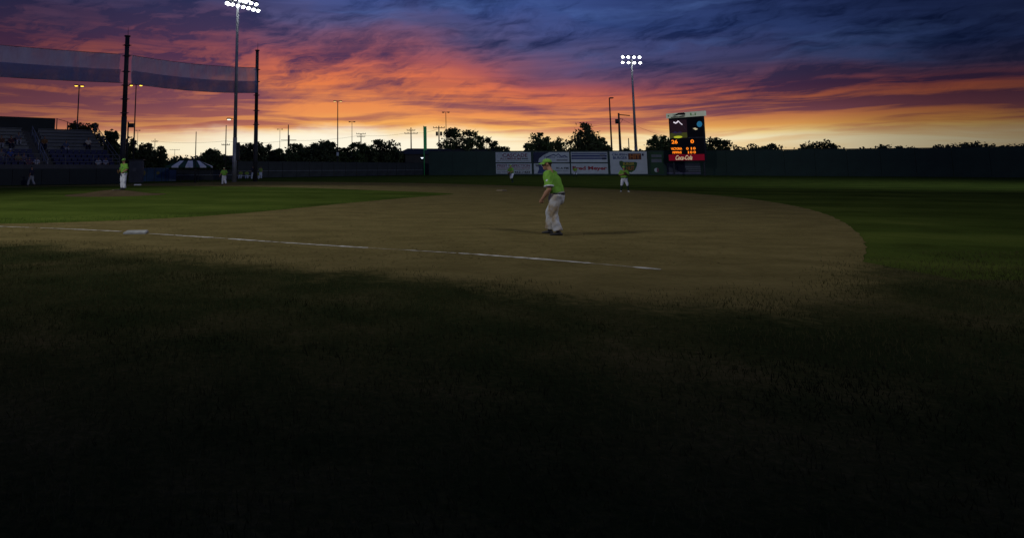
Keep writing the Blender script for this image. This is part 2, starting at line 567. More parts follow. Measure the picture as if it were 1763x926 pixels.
# ------------------------------------------------------------------ ground
def sheet(name, pts, z, m, jitter=0.0, step=0.6, curve=True):
    """flat polygon with a smoothly curved, slightly uneven edge"""
    P = []
    ctl = [Vector(p) for p in pts]
    n = len(ctl)
    if curve:
        pts = []
        for i in range(n):
            p0, p1, p2, p3 = ctl[i - 1], ctl[i], ctl[(i + 1) % n], ctl[(i + 2) % n]
            d0, d1, d2 = (p1 - p0).length ** .5, (p2 - p1).length ** .5, (p3 - p2).length ** .5
            m1 = ((p1 - p0) / d0 - (p2 - p0) / (d0 + d1) + (p2 - p1) / d1) * d1
            m2 = ((p2 - p1) / d1 - (p3 - p1) / (d1 + d2) + (p3 - p2) / d2) * d1
            for j in range(5):
                t = j / 5
                pts.append(p1 * (2 * t ** 3 - 3 * t * t + 1) + m1 * (t ** 3 - 2 * t * t + t) + p2 * (3 * t * t - 2 * t ** 3) + m2 * (t ** 3 - t * t))
        n = len(pts)
    for i in range(n):
        a, b = Vector(pts[i]), Vector(pts[(i + 1) % n])
        L = (b - a).length
        k = max(1, int(L / step))
        for j in range(k):
            p = a + (b - a) * (j / k)
            if j and jitter:
                t = (b - a).normalized()
                p = p + Vector((-t.y, t.x, 0)) * random.gauss(0, jitter)
            P.append((p.x, p.y, z))
    mb = MB()
    mb.add(P, [tuple(range(len(P)))])
    o = mb.build(name, m)
    me = o.data
    import bmesh
    bm = bmesh.new()
    bm.from_mesh(me)
    bmesh.ops.triangulate(bm, faces=bm.faces[:], ngon_method='EAR_CLIP')
    for f in bm.faces:
        if f.normal.z < 0:
            f.normal_flip()
    bm.to_mesh(me)
    bm.free()
    return tag(o, kind='structure')


g = MB().add([(-4000, -500, 0), (4000, -500, 0), (4000, 5000, 0), (-4000, 5000, 0)], [(0, 1, 2, 3)]).build('ground', M_grass)
tag(g, kind='structure')


def gpoly(pp, z=0.0):
    return [gnd(x, y) for x, y in pp]


# worn foul-territory turf between the camera and the line
sheet('foul_territory_turf', [(-26, -3, 0), (30, -3, 0), (26, 9, 0), (8.5, 10.0, 0)] + gpoly([(1500, 460), (1300, 505), (1000, 498), (830, 476), (700, 465), (560, 455), (420, 440), (250, 424), (120, 412), (-60, 406), (-400, 396)]), 0.004, M_foul, 0.0, 0.5, False)
# skinned infield
sheet('infield_dirt', gpoly([(-700, 396), (-300, 398), (-60, 409), (110, 417), (240, 428), (330, 436), (430, 449), (560, 460), (640, 461), (740, 468), (850, 483), (980, 500), (1110, 512), (1260, 515), (1400, 496), (1475, 460), (1490, 424), (1460, 388), (1395, 361), (1300, 344), (1200, 334),
                              (1120, 329), (1040, 325.5), (960, 322.5), (870, 319.6), (780, 317), (700, 315.2), (600, 314.0), (500, 313.2), (420, 312.8), (330, 314.0), (250, 316.0), (190, 318.0), (60, 320.5), (-120, 325), (-500, 340)]), 0.008, M_dirt, 0.022, 0.25)
# infield grass
sheet('infield_grass', gpoly([(-650, 382), (-300, 386), (-60, 386.5), (90, 384), (220, 379.5), (330, 374), (430, 366.5), (520, 358), (600, 350), (690, 342), (760, 336.2), (781, 334.3), (762, 332.6), (700, 330.0), (620, 327.0), (520, 323.6), (430, 321.6), (330, 320.8), (250, 320.4), (150, 320.6), (40, 322.5), (-120, 327), (-480, 341)]), 0.012, M_grass_in, 0.025, 0.25)

# pitcher's mound: low dome of clay
mc = gnd(196, 335.5)
mb = MB()
NR, NA = 8, 40
RM = 2.75
vs = [(0, 0, 0.27)]
for i in range(1, NR + 1):
    r = RM * i / NR
    zz = 0.27 * (0.5 + 0.5 * math.cos(PI * i / NR)) + (0.014 if i < NR else 0.0125)
    for k in range(NA):
        a = 2 * PI * k / NA
        rr = r * (1 + (0.06 * math.sin(3 * a + 1) + random.gauss(0, .012)) * (i / NR))
        vs.append((rr * math.cos(a), rr * math.sin(a) * 1.05, zz))
fs = [(0, 1 + k, 1 + (k + 1) % NA) for k in range(NA)]
for i in range(NR - 1):
    for k in range(NA):
        a, b = 1 + i * NA, 1 + (i + 1) * NA
        fs.append((a + k, b + k, b + (k + 1) % NA, a + (k + 1) % NA))
mb.add(vs, fs)
tag(mb.build('pitchers_mound', M_mound, None, True, loc=mc), kind='structure')
ru = MB().box((0, 0, 0.275), (0.61, 0.15, 0.05)).build('pitching_rubber', mat('dusty_rubber', (.13, .115, .085), .9, .2, 4.0), None, False, mc + Vector((0.1, 0.1, 0)), 1.2)
tag(ru, 'thin white pitching rubber set in the top of the mound', 'pitching rubber')


# chalk line, worn and broken
def chalk_line(pp, w, seed):
    r = random.Random(seed)
    pts = [gnd(x, y) for x, y in pp]
    P = []
    for i in range(len(pts) - 1):
        k = max(1, int((pts[i + 1] - pts[i]).length / 0.07))
        for j in range(k):
            P.append(pts[i] + (pts[i + 1] - pts[i]) * (j / k))
    P.append(pts[-1])
    mb = MB()
    prev = None
    lw = 1.0
    ph = r.random() * 9
    s = 0.0
    for i, p in enumerate(P):
        d = (P[min(i + 1, len(P) - 1)] - P[max(i - 1, 0)]).normalized()
        nrm = Vector((-d.y, d.x, 0))
        s += 0.07
        lw = 0.70 + 0.32 * math.sin(s * 1.3 + ph) * math.sin(s * 0.47 + ph * 2) + r.uniform(-.3, .3)
        if 0.0 < math.sin(s * 0.9 + ph) * math.sin(s * 2.3) - 0.62:
            lw *= 0.25
        ww = max(0.015, w * lw)
        off = nrm * r.uniform(-.012, .012)
        cur = (p + off + nrm * ww / 2 + Vector((0, 0, .0165)), p + off - nrm * ww / 2 + Vector((0, 0, .0165)))
        if prev:
            mb.add([prev[1], cur[1], cur[0], prev[0]], [(0, 1, 2, 3)])
        prev = cur
    return mb


cl = chalk_line([(-600, 376), (-200, 384), (0, 390.8), (80, 393.6), (150, 396.6), (208, 399.5)], 0.14, 3)
cl2 = chalk_line([(256, 403.2), (300, 406), (380, 411.0), (460, 416.8), (560, 423.4), (640, 428.4), (730, 433.6), (830, 439.8), (920, 446.6), (1010, 454.0), (1080, 460.2), (1138, 465.4)], 0.165, 4)
cl.add(cl2.v, cl2.f)
tag(cl.build('chalk_line', M_chalk), kind='structure')


def base_bag(name, label, px, py, size, rz, m=M_base, hgt=0.085):
    p = gnd(px, py)
    mb = MB()
    s = size / 2
    prof = [(1.0, 0.0), (1.0, 0.55), (0.96, 0.85), (0.86, 1.0)]
    vs, fs = [], []
    for f_, hz in prof:
        for x, y in ((-1, -1), (0, -1.0), (1, -1), (1.0, 0), (1, 1), (0, 1.0), (-1, 1), (-1.0, 0)):
            vs.append((x * s * f_, y * s * f_, hz * hgt + 0.006))
    for i in range(3):
        for k in range(8):
            fs.append((i * 8 + k, i * 8 + (k + 1) % 8, (i + 1) * 8 + (k + 1) % 8, (i + 1) * 8 + k))
    fs.append(tuple(24 + k for k in range(8)))
    mb.add(vs, fs)
    o = mb.build(name, m, None, False, p, rz)
    return tag(o, label, 'base', 'bases on the infield')


base_bag('base', 'large scuffed white base bag beside the chalk line in the foreground', 234, 402.0, 0.52, 0.15, hgt=0.055)
base_bag('base', 'thin white base on the far dirt just right of the pitcher', 237, 319.2, 0.62, 0.3, mat('bright_base_canvas', (.8, .8, .76), 0.7, 0.08, 6.0), 0.09)
base_bag('base', 'dusty tan base nearly lost in the dirt below the running fielder', 864, 329.2, 0.5, 0.6, mat('dusty_base_canvas', (.20, .16, .10), 0.9, 0.2, 6.0))

# turf blades in front (uncountable)
def blades(name, n, region, mat_, hmin, hmax, w, keep):
    xs = rng.uniform(region[0], region[1], n)
    ys = rng.uniform(region[2], region[3], n)
    k = keep(xs, ys)
    xs, ys = xs[k], ys[k]
    n = len(xs)
    a = rng.uniform(0, 2 * PI, n)
    hh = rng.uniform(hmin, hmax, n)
    ln = rng.uniform(0.1, 0.7, n) * hh
    a2 = rng.uniform(0, 2 * PI, n)
    V = np.zeros((n, 3, 3), dtype=np.float32)
    V[:, 0, 0] = xs - np.cos(a) * w / 2
    V[:, 0, 1] = ys - np.sin(a) * w / 2
    V[:, 1, 0] = xs + np.cos(a) * w / 2
    V[:, 1, 1] = ys + np.sin(a) * w / 2
    V[:, 2, 0] = xs + np.cos(a2) * ln
    V[:, 2, 1] = ys + np.sin(a2) * ln
    V[:, 2, 2] = hh
    me = bpy.data.meshes.new(name)
    me.vertices.add(3 * n)
    me.vertices.foreach_set('co', V.reshape(-1))
    me.loops.add(3 * n)
    me.loops.foreach_set('vertex_index', np.arange(3 * n, dtype=np.int32))
    me.polygons.add(n)
    me.polygons.foreach_set('loop_start', np.arange(0, 3 * n, 3, dtype=np.int32))
    me.polygons.foreach_set('loop_total', np.full(n, 3, dtype=np.int32))
    me.materials.append(mat_)
    me.update(calc_edges=True)
    me.validate()
    o = bpy.data.objects.new(name, me)
    COL.objects.link(o)
    return tag(o, kind='stuff')


M_blade = mat('grass_blade', (.024, .036, .011), 0.9, 0.55, 0.7, c2=(.072, .068, .024), spec=.05)
M_blade2 = mat('dry_grass_blade', (.105, .100, .032), 0.9, 0.4, 1.2, spec=.05)
M_blade3 = mat('lush_grass_blade', (.040, .068, .014), 0.9, 0.4, 1.2, spec=.05)
edge_px = np.array([(-700, 398), (-300, 402), (-60, 411), (110, 420), (240, 430), (330, 438), (430, 449), (560, 461), (640, 462), (740, 469), (850, 484), (980, 501), (1110, 513), (1260, 516), (1420, 492), (1480, 440)], dtype=float)
E_w = np.array([tuple(gnd(x, y))[:2] for x, y in edge_px])


def lump(x, y):
    return (np.sin(x * 1.3 + 1.7 * np.sin(y * 0.9)) * np.sin(y * 1.1 + 1.1 * np.sin(x * .7 + 2)) * .5 +
            np.sin(x * 3.1 + y * 1.9) * np.sin(y * 3.7 - x * 1.3) * .3)


def keep_foul(x, y):
    lim = np.interp(x, E_w[:, 0], E_w[:, 1])
    d = lim - y
    L = lump(x, y)
    p = np.clip(0.10 + (d + .5) * 0.35 + L * 0.7, 0.03, 1.0)
    return (d > -0.75 + 0.5 * L) & (rng.random(len(x)) < p) & (np.abs(x - 0.15 * y) < y * 0.95 + 2)


blades('foreground_grass', 190000, (-14, 16, 2.4, 15.0), M_blade, .025, .07, .009, keep_foul)


def keep_dry(x, y):
    lim = np.interp(x, E_w[:, 0], E_w[:, 1])
    d = lim - y
    L = lump(x * .8 + 3, y * 1.4)
    return (d > -0.15) & (d < 1.5) & (rng.random(len(x)) < np.clip(L * 1.3 + .12, 0, 1)) & (x < 1.5)


blades('dry_grass_tufts', 60000, (-14, 5, 7, 16.5), M_blade2, .02, .055, .010, keep_dry)
edge2 = np.array([tuple(gnd(x, y))[:2] for x, y in [(-300, 386), (-60, 386.5), (90, 384), (220, 379.5), (330, 374), (430, 366.5), (520, 358), (600, 350), (690, 342), (760, 336.2)]])


def keep_lip(x, y):
    lim = np.interp(x, edge2[:, 0], edge2[:, 1])
    d = y - lim
    return (d > -0.12) & (d < 2.2) & (rng.random(len(x)) < np.clip(1.1 - d * .3, 0, 1))


blades('infield_grass_lip', 60000, (-17, 5, 18, 42), M_blade3, .03, .07, .014, keep_lip)

# ragged edge where foul turf thins out into the dirt
def edge_material():
    m = bpy.data.materials.new('thinning_turf')
    m.use_nodes = True
    N = NT(m.node_tree)
    b = m.node_tree.nodes['Principled BSDF']
    t = N.new('ShaderNodeTexCoord')

    def cols(scale, fine, stretch, stops):
        mp = N.new('ShaderNodeMapping')
        mp.inputs['Scale'].default_value = stretch
        N.l.new(t.outputs['Object'], mp.inputs[0])
        big = N.noise(mp.outputs[0], scale, 6.0, .62, .3)
        sm = N.noise(mp.outputs[0], fine, 4.0, .7)
        return N.ramp(N.m('ADD', N.m('MULTIPLY', big, .62), N.m('MULTIPLY', sm, .38)), stops), sm
    cd, fd = cols(0.7, 7.0, (1.0, 1.6, 1.0), DIRT_STOPS)
    cg, fg = cols(0.55, 16.0, (1, 1, 1), FOUL_STOPS)
    at_ = N.new('ShaderNodeAttribute')
    at_.attribute_name = 'thin'
    n1 = N.noise(t.outputs['Object'], 0.9, 5.0, .6, .4)
    n2 = N.noise(t.outputs['Object'], 7.0, 4.0, .7)
    f = N.m('ADD', at_.outputs['Fac'], N.m('ADD', N.m('MULTIPLY', N.m('SUBTRACT', n1, .5), 1.25), N.m('MULTIPLY', N.m('SUBTRACT', n2, .5), .8)))
    N.l.new(N.mix(N.smooth(f, .22, .92), cd, cg), b.inputs['Base Color'])
    b.inputs['Roughness'].default_value = .95
    b.inputs['Specular IOR Level'].default_value = 0.0
    bn = N.new('ShaderNodeBump')
    bn.inputs['Distance'].default_value = .05
    N.l.new(fg, bn.inputs['Height'])
    N.l.new(bn.outputs[0], b.inputs['Normal'])
    return m


vs, fs, wv_ = [], [], []
NXE, NDE = 160, 12
for i in range(NXE):
    px = -690 + (1470 + 690) * i / (NXE - 1)
    e_ = gnd(px, float(np.interp(px, edge_px[:, 0], edge_px[:, 1])))
    for k in range(NDE):
        q = k / (NDE - 1)
        d = -1.35 + 3.7 * q
        vs.append((e_.x, e_.y - d, .0125 - .0068 * q))
        wv_.append(q * 1.7 - .35)
for i in range(NXE - 1):
    for k in range(NDE - 1):
        a_ = i * NDE + k
        fs.append((a_, a_ + 1, a_ + NDE + 1, a_ + NDE))
me_b = MB().add(vs, fs)
eo = me_b.build('thinning_turf_edge', edge_material())
att = eo.data.attributes.new('thin', 'FLOAT', 'POINT')
att.data.foreach_set('value', wv_)
tag(eo, kind='structure')

# loose clods on the skinned dirt
mbp = MB()
rr = random.Random(5)
for i in range(2600):
    px, py = rr.uniform(-20, 1250), 325 + (rr.random() ** 0.8) * 130
    p = gnd(px, py)
    lim = np.interp(p.x, edge2[:, 0], edge2[:, 1])
    if p.y > lim - .2 and p.x < 4.5:
        continue
    if p.y < np.interp(p.x, E_w[:, 0], E_w[:, 1]):
        continue
    s = rr.uniform(.008, .026)
    mbp.ball((p.x, p.y, .008 + s * .2), (s, s * rr.uniform(.7, 1.3), s * .5), 5, 3)
tag(mbp.build('dirt_clods', M_dirt), kind='stuff')

# far hills
mb = MB()
vs, fs = [], []
NX = 90
for i in range(NX):
    x = -3600 + 7200 * i / (NX - 1)
    hgt = 46 + 14 * math.sin(i * .31) + 9 * math.sin(i * .83 + 1) + (14 if i < 35 else 0)
    for (dy, z) in ((0, -1), (250, hgt * .55), (520, hgt), (900, hgt * .8), (1400, -1)):
        vs.append((x, 2150 + dy, z))
for i in range(NX - 1):
    for k in range(4):
        fs.append((i * 5 + k, (i + 1) * 5 + k, (i + 1) * 5 + k + 1, i * 5 + k + 1))
mb.add(vs, fs)
tag(mb.build('hills', M_hill, None, True), kind='structure')


# ------------------------------------------------------------------ trees
def leaf_mesh(name, blobs, n, size, m, seed):
    """blobs: (cx,cy,cz, rx,ry,rz, weight)"""
    r = np.random.default_rng(seed)
    B = np.array(blobs, float)
    w = B[:, 6] / B[:, 6].sum()
    idx = r.choice(len(B), n, p=w)
    d = r.normal(size=(n, 3))
    d /= np.linalg.norm(d, axis=1)[:, None]
    rad = r.random(n) ** 0.42 * (1 + 0.12 * r.normal(size=n))
    C = B[idx, :3] + d * B[idx, 3:6] * rad[:, None]
    s = size * r.uniform(.6, 1.5, n)
    a = r.normal(size=(n, 3))
    a /= np.linalg.norm(a, axis=1)[:, None]
    b = np.cross(a, r.normal(size=(n, 3)))
    b /= np.linalg.norm(b, axis=1)[:, None]
    a *= s[:, None]
    b *= (s * .55)[:, None]
    V = np.stack([C - a, C - b, C + a, C + b], axis=1).astype(np.float32)
    V[:, :, 2] = np.maximum(V[:, :, 2], 0.05)
    me = bpy.data.meshes.new(name)
    me.vertices.add(4 * n)
    me.vertices.foreach_set('co', V.reshape(-1))
    me.loops.add(4 * n)
    me.loops.foreach_set('vertex_index', np.arange(4 * n, dtype=np.int32))
    me.polygons.add(n)
    me.polygons.foreach_set('loop_start', np.arange(0, 4 * n, 4, dtype=np.int32))
    me.polygons.foreach_set('loop_total', np.full(n, 4, dtype=np.int32))
    me.materials.append(m)
    me.update(calc_edges=True)
    return me


def tree(px, top, halfw, Y, label, seed, bottom=1.2, n=2400, leaf=.36, loose=0.0, conical=False, m=None, group='trees beyond the ballpark'):
    p = at(px, top, Y)
    H = p.z
    Wd = halfw / F * Y
    root = thing('tree', label, 'tree', (p.x, Y, 0), 0, group)
    r = random.Random(seed)
    blobs = []
    nb = 26 + int(Wd * 4)
    zc = (H + bottom) / 2
    hz = (H - bottom) / 2
    blobs.append((0, 0, zc - hz * .12, Wd * .86, Wd * .80, hz * .86, nb * (1.15 - loose)))
    blobs.append((0, 0, bottom + hz * .35, Wd * .95, Wd * .9, hz * .6, nb * .55))
    for i in range(nb):
        a = r.uniform(0, 2 * PI)
        u = r.uniform(-1, 1)
        rad = math.sqrt(1 - u * u * .90) if u > -.1 else 1.0
        if conical:
            rad = (1 - (u + 1) / 2) * .95 + .10
        br = r.uniform(.10, .25) * Wd + .18
        x = math.cos(a) * rad * (Wd - br * .75)
        y = math.sin(a) * rad * (Wd - br * .75)
        z = zc + u * (hz - br * .8)
        blobs.append((x, y, z, br, br, br * .85, 1.0))
    lm = leaf_mesh('crown', blobs, int(n * 2.3), leaf * .76, m or M_leaf, seed)
    o = link_mesh('crown', lm, root)
    t = MB()
    tr = max(.12, H * .024)
    t.tube([(0, 0, 0), (0.05, 0, H * .2), (r.uniform(-.2, .2), 0, H * .45), (r.uniform(-.3, .3), r.uniform(-.3, .3), H * .78)], [tr * 1.3, tr, tr * .7, tr * .22], 8)
    for i in range(6):
        a = i * 1.05 + r.random()
        z0 = H * r.uniform(.22, .55)
        L = Wd * r.uniform(.5, .85)
        t.tube([(0, 0, z0), (math.cos(a) * L * .5, math.sin(a) * L * .5, z0 + H * .12), (math.cos(a) * L, math.sin(a) * L, z0 + H * r.uniform(.2, .34))], [tr * .5, tr * .32, tr * .1], 5)
    t.build('trunk', M_bark, root, True)
    return root


TREES = [
    # px, top, halfw, Y, label, kwargs
    (146, 207, 37, 112, 'broad round-topped tree behind the right end of the grandstand', dict(n=3400)),
    (192, 219, 16, 105, 'narrow tree just left of the thick net pole', dict(n=1700)),
    (222, 236, 17, 118, 'ragged gappy tree partly behind the thick net pole', dict(n=1100, loose=.6)),
    (252, 246, 18, 125, 'low bushy tree right of the thick net pole base', dict(n=1500)),
    (278, 252, 12, 130, 'small tree with a stray top sprig left of the open horizon', dict(n=700, loose=.4)),
    (366, 256, 20, 150, 'low rounded tree behind the right half of the striped canopy', dict(n=1500)),
    (440, 243, 36, 160, 'spiky-topped tree behind the right net pole', dict(n=3000)),
    (478, 255, 16, 165, 'low dome-shaped tree right of the right net pole', dict(n=1200)),
    (508, 246, 21, 150, 'rounded dark tree below the tall bare utility pole', dict(n=1900)),
    (553, 240, 34, 150, 'wide dense tree behind the tall two-headed lot lamp', dict(n=3200)),
    (585, 252, 17, 152, 'small side tree touching the tall two-headed lot lamp', dict(n=1000)),
    (618, 244, 26, 150, 'loose feathery tree below the double-armed utility pole', dict(n=1500, loose=.7)),
    (662, 238, 34, 150, 'spreading open-branched tree left of the low shed roof', dict(n=2300, loose=.55)),
    (792, 218, 42, 158, 'largest gappy tree behind the plain green outfield wall', dict(n=3000, loose=.75)),
    (838, 236, 22, 156, 'wispy tree joined to the right of the largest gappy tree', dict(n=1000, loose=.85)),
    (866, 252, 17, 152, 'small rounded bush-like tree above the left end of the adverts', dict(n=1100)),
    (928, 228, 26, 150, 'dense round-headed tree above the navy and white advert', dict(n=2600)),
    (968, 236, 24, 152, 'light feathery tree between the round-headed and the tall pointed tree', dict(n=1300, loose=.6)),
    (1007, 209, 32, 150, 'tall pointed tree above the blue-striped advert', dict(n=2800, conical=True, loose=.2)),
    (1030, 236, 22, 149, 'bushy tree at the right foot of the tall pointed tree', dict(n=1600)),
    (1072, 253, 22, 148, 'low scrubby tree at the foot of the braced utility pole', dict(n=900, loose=.5)),
    (1100, 255, 16, 148, 'low scrubby tree at the foot of the right floodlight tower', dict(n=700, loose=.5)),
    (1136, 233, 25, 150, 'dense tree just left of the scoreboard', dict(n=2600)),
    (1235, 236, 34, 150, 'dark tree just right of the scoreboard', dict(n=2400)),
    (1310, 246, 44, 150, 'wide low tree beyond the plain wall right of the scoreboard', dict(n=2800)),
    (1412, 240, 40, 142, 'tall rounded tree second from the right beyond the wall', dict(n=2400)),
    (1530, 248, 50, 135, 'spreading low tree right of the tall rounded tree', dict(n=2600)),
    (1660, 242, 52, 128, 'dark broad tree near the right edge beyond the wall', dict(n=2800)),
    (1775, 244, 52, 122, 'dark tree cut off by the right edge', dict(n=2400)),
]
for i, (px, top, hw, Y, lab, kw) in enumerate(TREES):
    tree(px, top, hw, Y, lab, 100 + i, m=(M_leaf if i % 3 else M_leaf2), **kw)
# the far wood that closes the horizon
blobs = []
r = random.Random(3)
for i in range(150):
    x = -125 + i * 2.15 + r.uniform(-1, 1)
    y = 205 + r.uniform(-8, 10)
    hgt = r.uniform(3.8, 5.6) + (1.0 if x > 15 else 0)
    blobs.append((x, y, hgt * .5, r.uniform(1.8, 3.2), 2.5, hgt * .5, 1.0))
o = link_mesh('far_wood', leaf_mesh('far_wood', blobs, 16000, .55, M_leaf, 9))
tag(o, kind='stuff')

# ------------------------------------------------------------------ shed behind the left-field corner
def shed():
    a, b = at(698, 300, 148), at(872, 300, 152)
    root = thing('long_shed', 'long dark low-roofed shed behind the foul pole and plain outfield wall', 'shed', (a.x, a.y, 0), math.atan2(b.y - a.y, b.x - a.x))
    L = (b - a).length
    MB().box((L / 2, 4, 2.2), (L, 8, 4.4)).build('wall', M_shed, root)
    mb = MB()
    o_ = .5
    mb.add([(-o_, -o_, 4.4), (L + o_, -o_, 4.4), (L + o_, 8 + o_, 4.4), (-o_, 8 + o_, 4.4), (1.6, 4, 5.75), (L + o_, 4, 5.75)],
           [(0, 1, 5, 4), (2, 3, 4, 5), (3, 0, 4), (1, 2, 5), (3, 2, 1, 0)])
    mb.build('roof', M_roof, root)
    for k in range(5):
        MB().box((3 + k * 4.4, -.03, 1.2), (2.4, .06, 2.2)).build('door', M_roof, root)


shed()


# ------------------------------------------------------------------ poles
def lot_lamp(px, top, Y, label, lens, half=0.85, r=.10, name='lot_lamp', single=False, tilt=0.05, extra=None, group='parking lot lamps', cat='street lamp', twist=0.0):
    p = at(px, top, Y)
    H = p.z
    root = thing(name, label, cat, (p.x, Y, 0), twist, group)
    MB().tube([(0, 0, 0), (0, 0, .5)], [r * 2.2, r * 2.2], 10).build('pole_base', M_conc, root)
    MB().tube([(0, 0, .5), (0, 0, H * .5), (0, 0, H - .1)], [r * 1.25, r, r * .72], 8).build('pole', M_darksteel, root, True)
    sides = (1,) if single else (-1, 1)
    MB().bar((-half * .5 if not single else 0, 0, H - .12), (half * .5, 0, H - .12), .08).build('crossarm', M_darksteel, root)
    for s in sides:
        cx = s * half if not single else half * .5
        hd = MB()
        w, d, t = (.62, .42, .16) if not single else (1.0, .45, .2)
        hd.add([(cx - w / 2, -d / 2, H - .20), (cx + w / 2, -d / 2, H - .20), (cx + w / 2, d / 2, H - .20), (cx - w / 2, d / 2, H - .20),
                (cx - w * .38, -d * .36, H - .20 + t), (cx + w * .38, -d * .36, H - .20 + t), (cx + w * .38, d * .36, H - .20 + t), (cx - w * .38, d * .36, H - .20 + t)],
               [(3, 2, 1, 0), (4, 5, 6, 7), (0, 1, 5, 4), (1, 2, 6, 5), (2, 3, 7, 6), (3, 0, 4, 7)])
        ho = hd.build('lamp_head', M_darksteel, root)
        MB().tube([(cx, 0, H - .30), (cx, 0, H - .204)], [(w * .26, d * .26), (w * .42, d * .42)], 10).build('lens', lens, ho, True)
    if extra:
        extra(root, H)
    return root


M_unlit = mat('unlit_lens', (.30, .28, .24), 0.3, 0.1)
lot_lamp(136.5, 146, 101, 'amber-lit two-headed lot lamp rising behind the grandstand', M_amber, .42, twist=.55)
lot_lamp(234.5, 145, 100, 'amber-lit two-headed lot lamp just right of the thick net pole', M_amber, .72)


def notice(root, H):
    MB().box((0, -.16, 4.0), (.42, .03, .62)).build('notice_board', M_white, root)


lot_lamp(581.5, 173, 126, 'tall faintly lit two-headed lot lamp above the wide dense tree', M_dimamber, .55, extra=notice)
lot_lamp(606, 209, 182, 'slim two-headed lot lamp just right of the tallest lot lamp', M_unlit, .62, .085)
lot_lamp(767.5, 192.5, 156, 'two-headed lot lamp rising from behind the largest gappy tree', M_unlit, .60, .085)
lot_lamp(482, 222, 217, 'small distant two-headed lot lamp right of the right net pole', M_unlit, .68, .08)
lot_lamp(237.5, 224, 224, 'tiny distant two-headed lot lamp low beside the amber-lit lamp', M_unlit, .55, .08)
lot_lamp(1049, 168, 152, 'tall single-headed lamp pole left of the braced utility pole', M_unlit, .9, .19, single=True, group=None)


def util_pole(px, top, Y, label, arms, r=.15, extra=None, name='utility_pole', m=None, group='utility poles'):
    p = at(px, top, Y)
    H = p.z
    root = thing(name, label, 'utility pole', (p.x, Y, 0), 0, group)
    MB().tube([(0, 0, 0), (0, 0, H * .6), (0, 0, H)], [r * 1.25, r, r * .75], 8).build('pole', m or M_wood, root, True)
    for dz, hw in arms:
        MB().bar((-hw, -.14, H - dz), (hw, -.14, H - dz), .13, .13).build('crossarm', M_wood, root)
        for k in (-.95, -.45, .45, .95):
            MB().tube([(k * hw, -.14, H - dz + .066), (k * hw, -.14, H - dz + .17), (k * hw, -.14, H - dz + .30)], [.05, .085, .045], 6).build('insulator', M_darksteel, root)
    if extra:
        extra(root, H)
    return root


def transformers(root, H):
    for s in (-1, 1):
        MB().tube([(s * .48, -.1, H - 2.3), (s * .48, -.1, H - 1.35)], .27, 10).build('transformer', M_darksteel, root, True)


def bracket(root, H):
    MB().bar((0.1, 0, H - .35), (2.4, 0, H - .55), .17, .2).build('bracket_arm', M_wood, root)
    MB().bar((0.1, 0, H - 1.3), (0.9, 0, H - 1.3), .08).build('bracket_arm', M_wood, root)
    MB().tube([(-.55, -.05, H - 2.3), (-.55, -.05, H - 1.3)], .30, 10).build('transformer', M_darksteel, root, True)
    MB().bar((.9, 0, H - 1.3), (.15, 0, H - 2.4), .05).build('brace', M_wood, root)


def collar(root, H):
    MB().bar((-1.6, -.1, H - 3.4), (1.8, -.1, H - 3.4), .11).build('crossarm', M_wood, root)
    MB().tube([(.12, -.1, H - 4.4), (.12, -.1, H - 2.3)], .22, 8).build('transformer', M_darksteel, root, True)


util_pole(707.5, 220, 166, 'utility pole with two crossarms left of the green foul pole', [(.7, 1.0), (1.45, 1.6)])
util_pole(621.5, 230, 189, 'utility pole with two short crossarms above the loose feathery tree', [(.15, 1.3), (.9, 1.15)])
util_pole(755.5, 217, 158, 'utility pole carrying twin transformers left of the largest gappy tree', [(.45, 1.35)], extra=transformers)
util_pole(389.5, 216, 152, 'plain utility pole with one low crossarm left of the left floodlight tower', [(4.4, .9)], .12)
util_pole(496.5, 215, 150, 'tall bare-topped utility pole with a low equipment box', [], .13, collar)
util_pole(267, 239, 190, 'short far utility pole above the low trees right of the thick net pole', [(.8, .9)], .10)
util_pole(301, 257, 300, 'tiny distant utility pole on the open horizon above the striped canopy', [(.3, 2.2)], .10)
util_pole(346, 263, 300, 'stubby distant pole on the horizon right of the bare thin pole', [], .30)
util_pole(1065, 195, 147, 'braced utility pole with a long bracket arm left of the right floodlight tower', [], .26, bracket)
util_pole(1082, 238, 200, 'short distant utility pole between the braced pole and the right floodlight tower', [], .17)
tp = at(337.8, 227, 72)
bp = MB().tube([(0, 0, 0), (0, 0, tp.z * .5), (0, 0, tp.z)], [.07, .055, .04], 8).build('bare_pole', M_darksteel, None, True, (tp.x, 72, 0))
tag(bp, 'bare thin metal pole standing in front of the striped canopy', 'pole')
# speaker on a post by the thick net pole
sp_ = at(221, 210, 84)
root = thing('speaker_post', 'short dark post with a box loudspeaker right of the thick net pole', 'speaker post', (sp_.x, 84, 0))
MB().tube([(0, 0, 0), (0, 0, sp_.z)], .09, 8).build('pole', M_blacksteel, root, True)
MB().box((.42, 0, sp_.z - .45), (.62, .5, .5)).build('loudspeaker', M_darksteel, root)


def wire(pa, pb, sag, r=.022):
    mb = MB()
    pts = []
    for i in range(13):
        t = i / 12
        q = pa.lerp(pb, t)
        q.z -= sag * 4 * t * (1 - t)
        pts.append(q)
    mb.tube(pts, r, 4)
    return mb


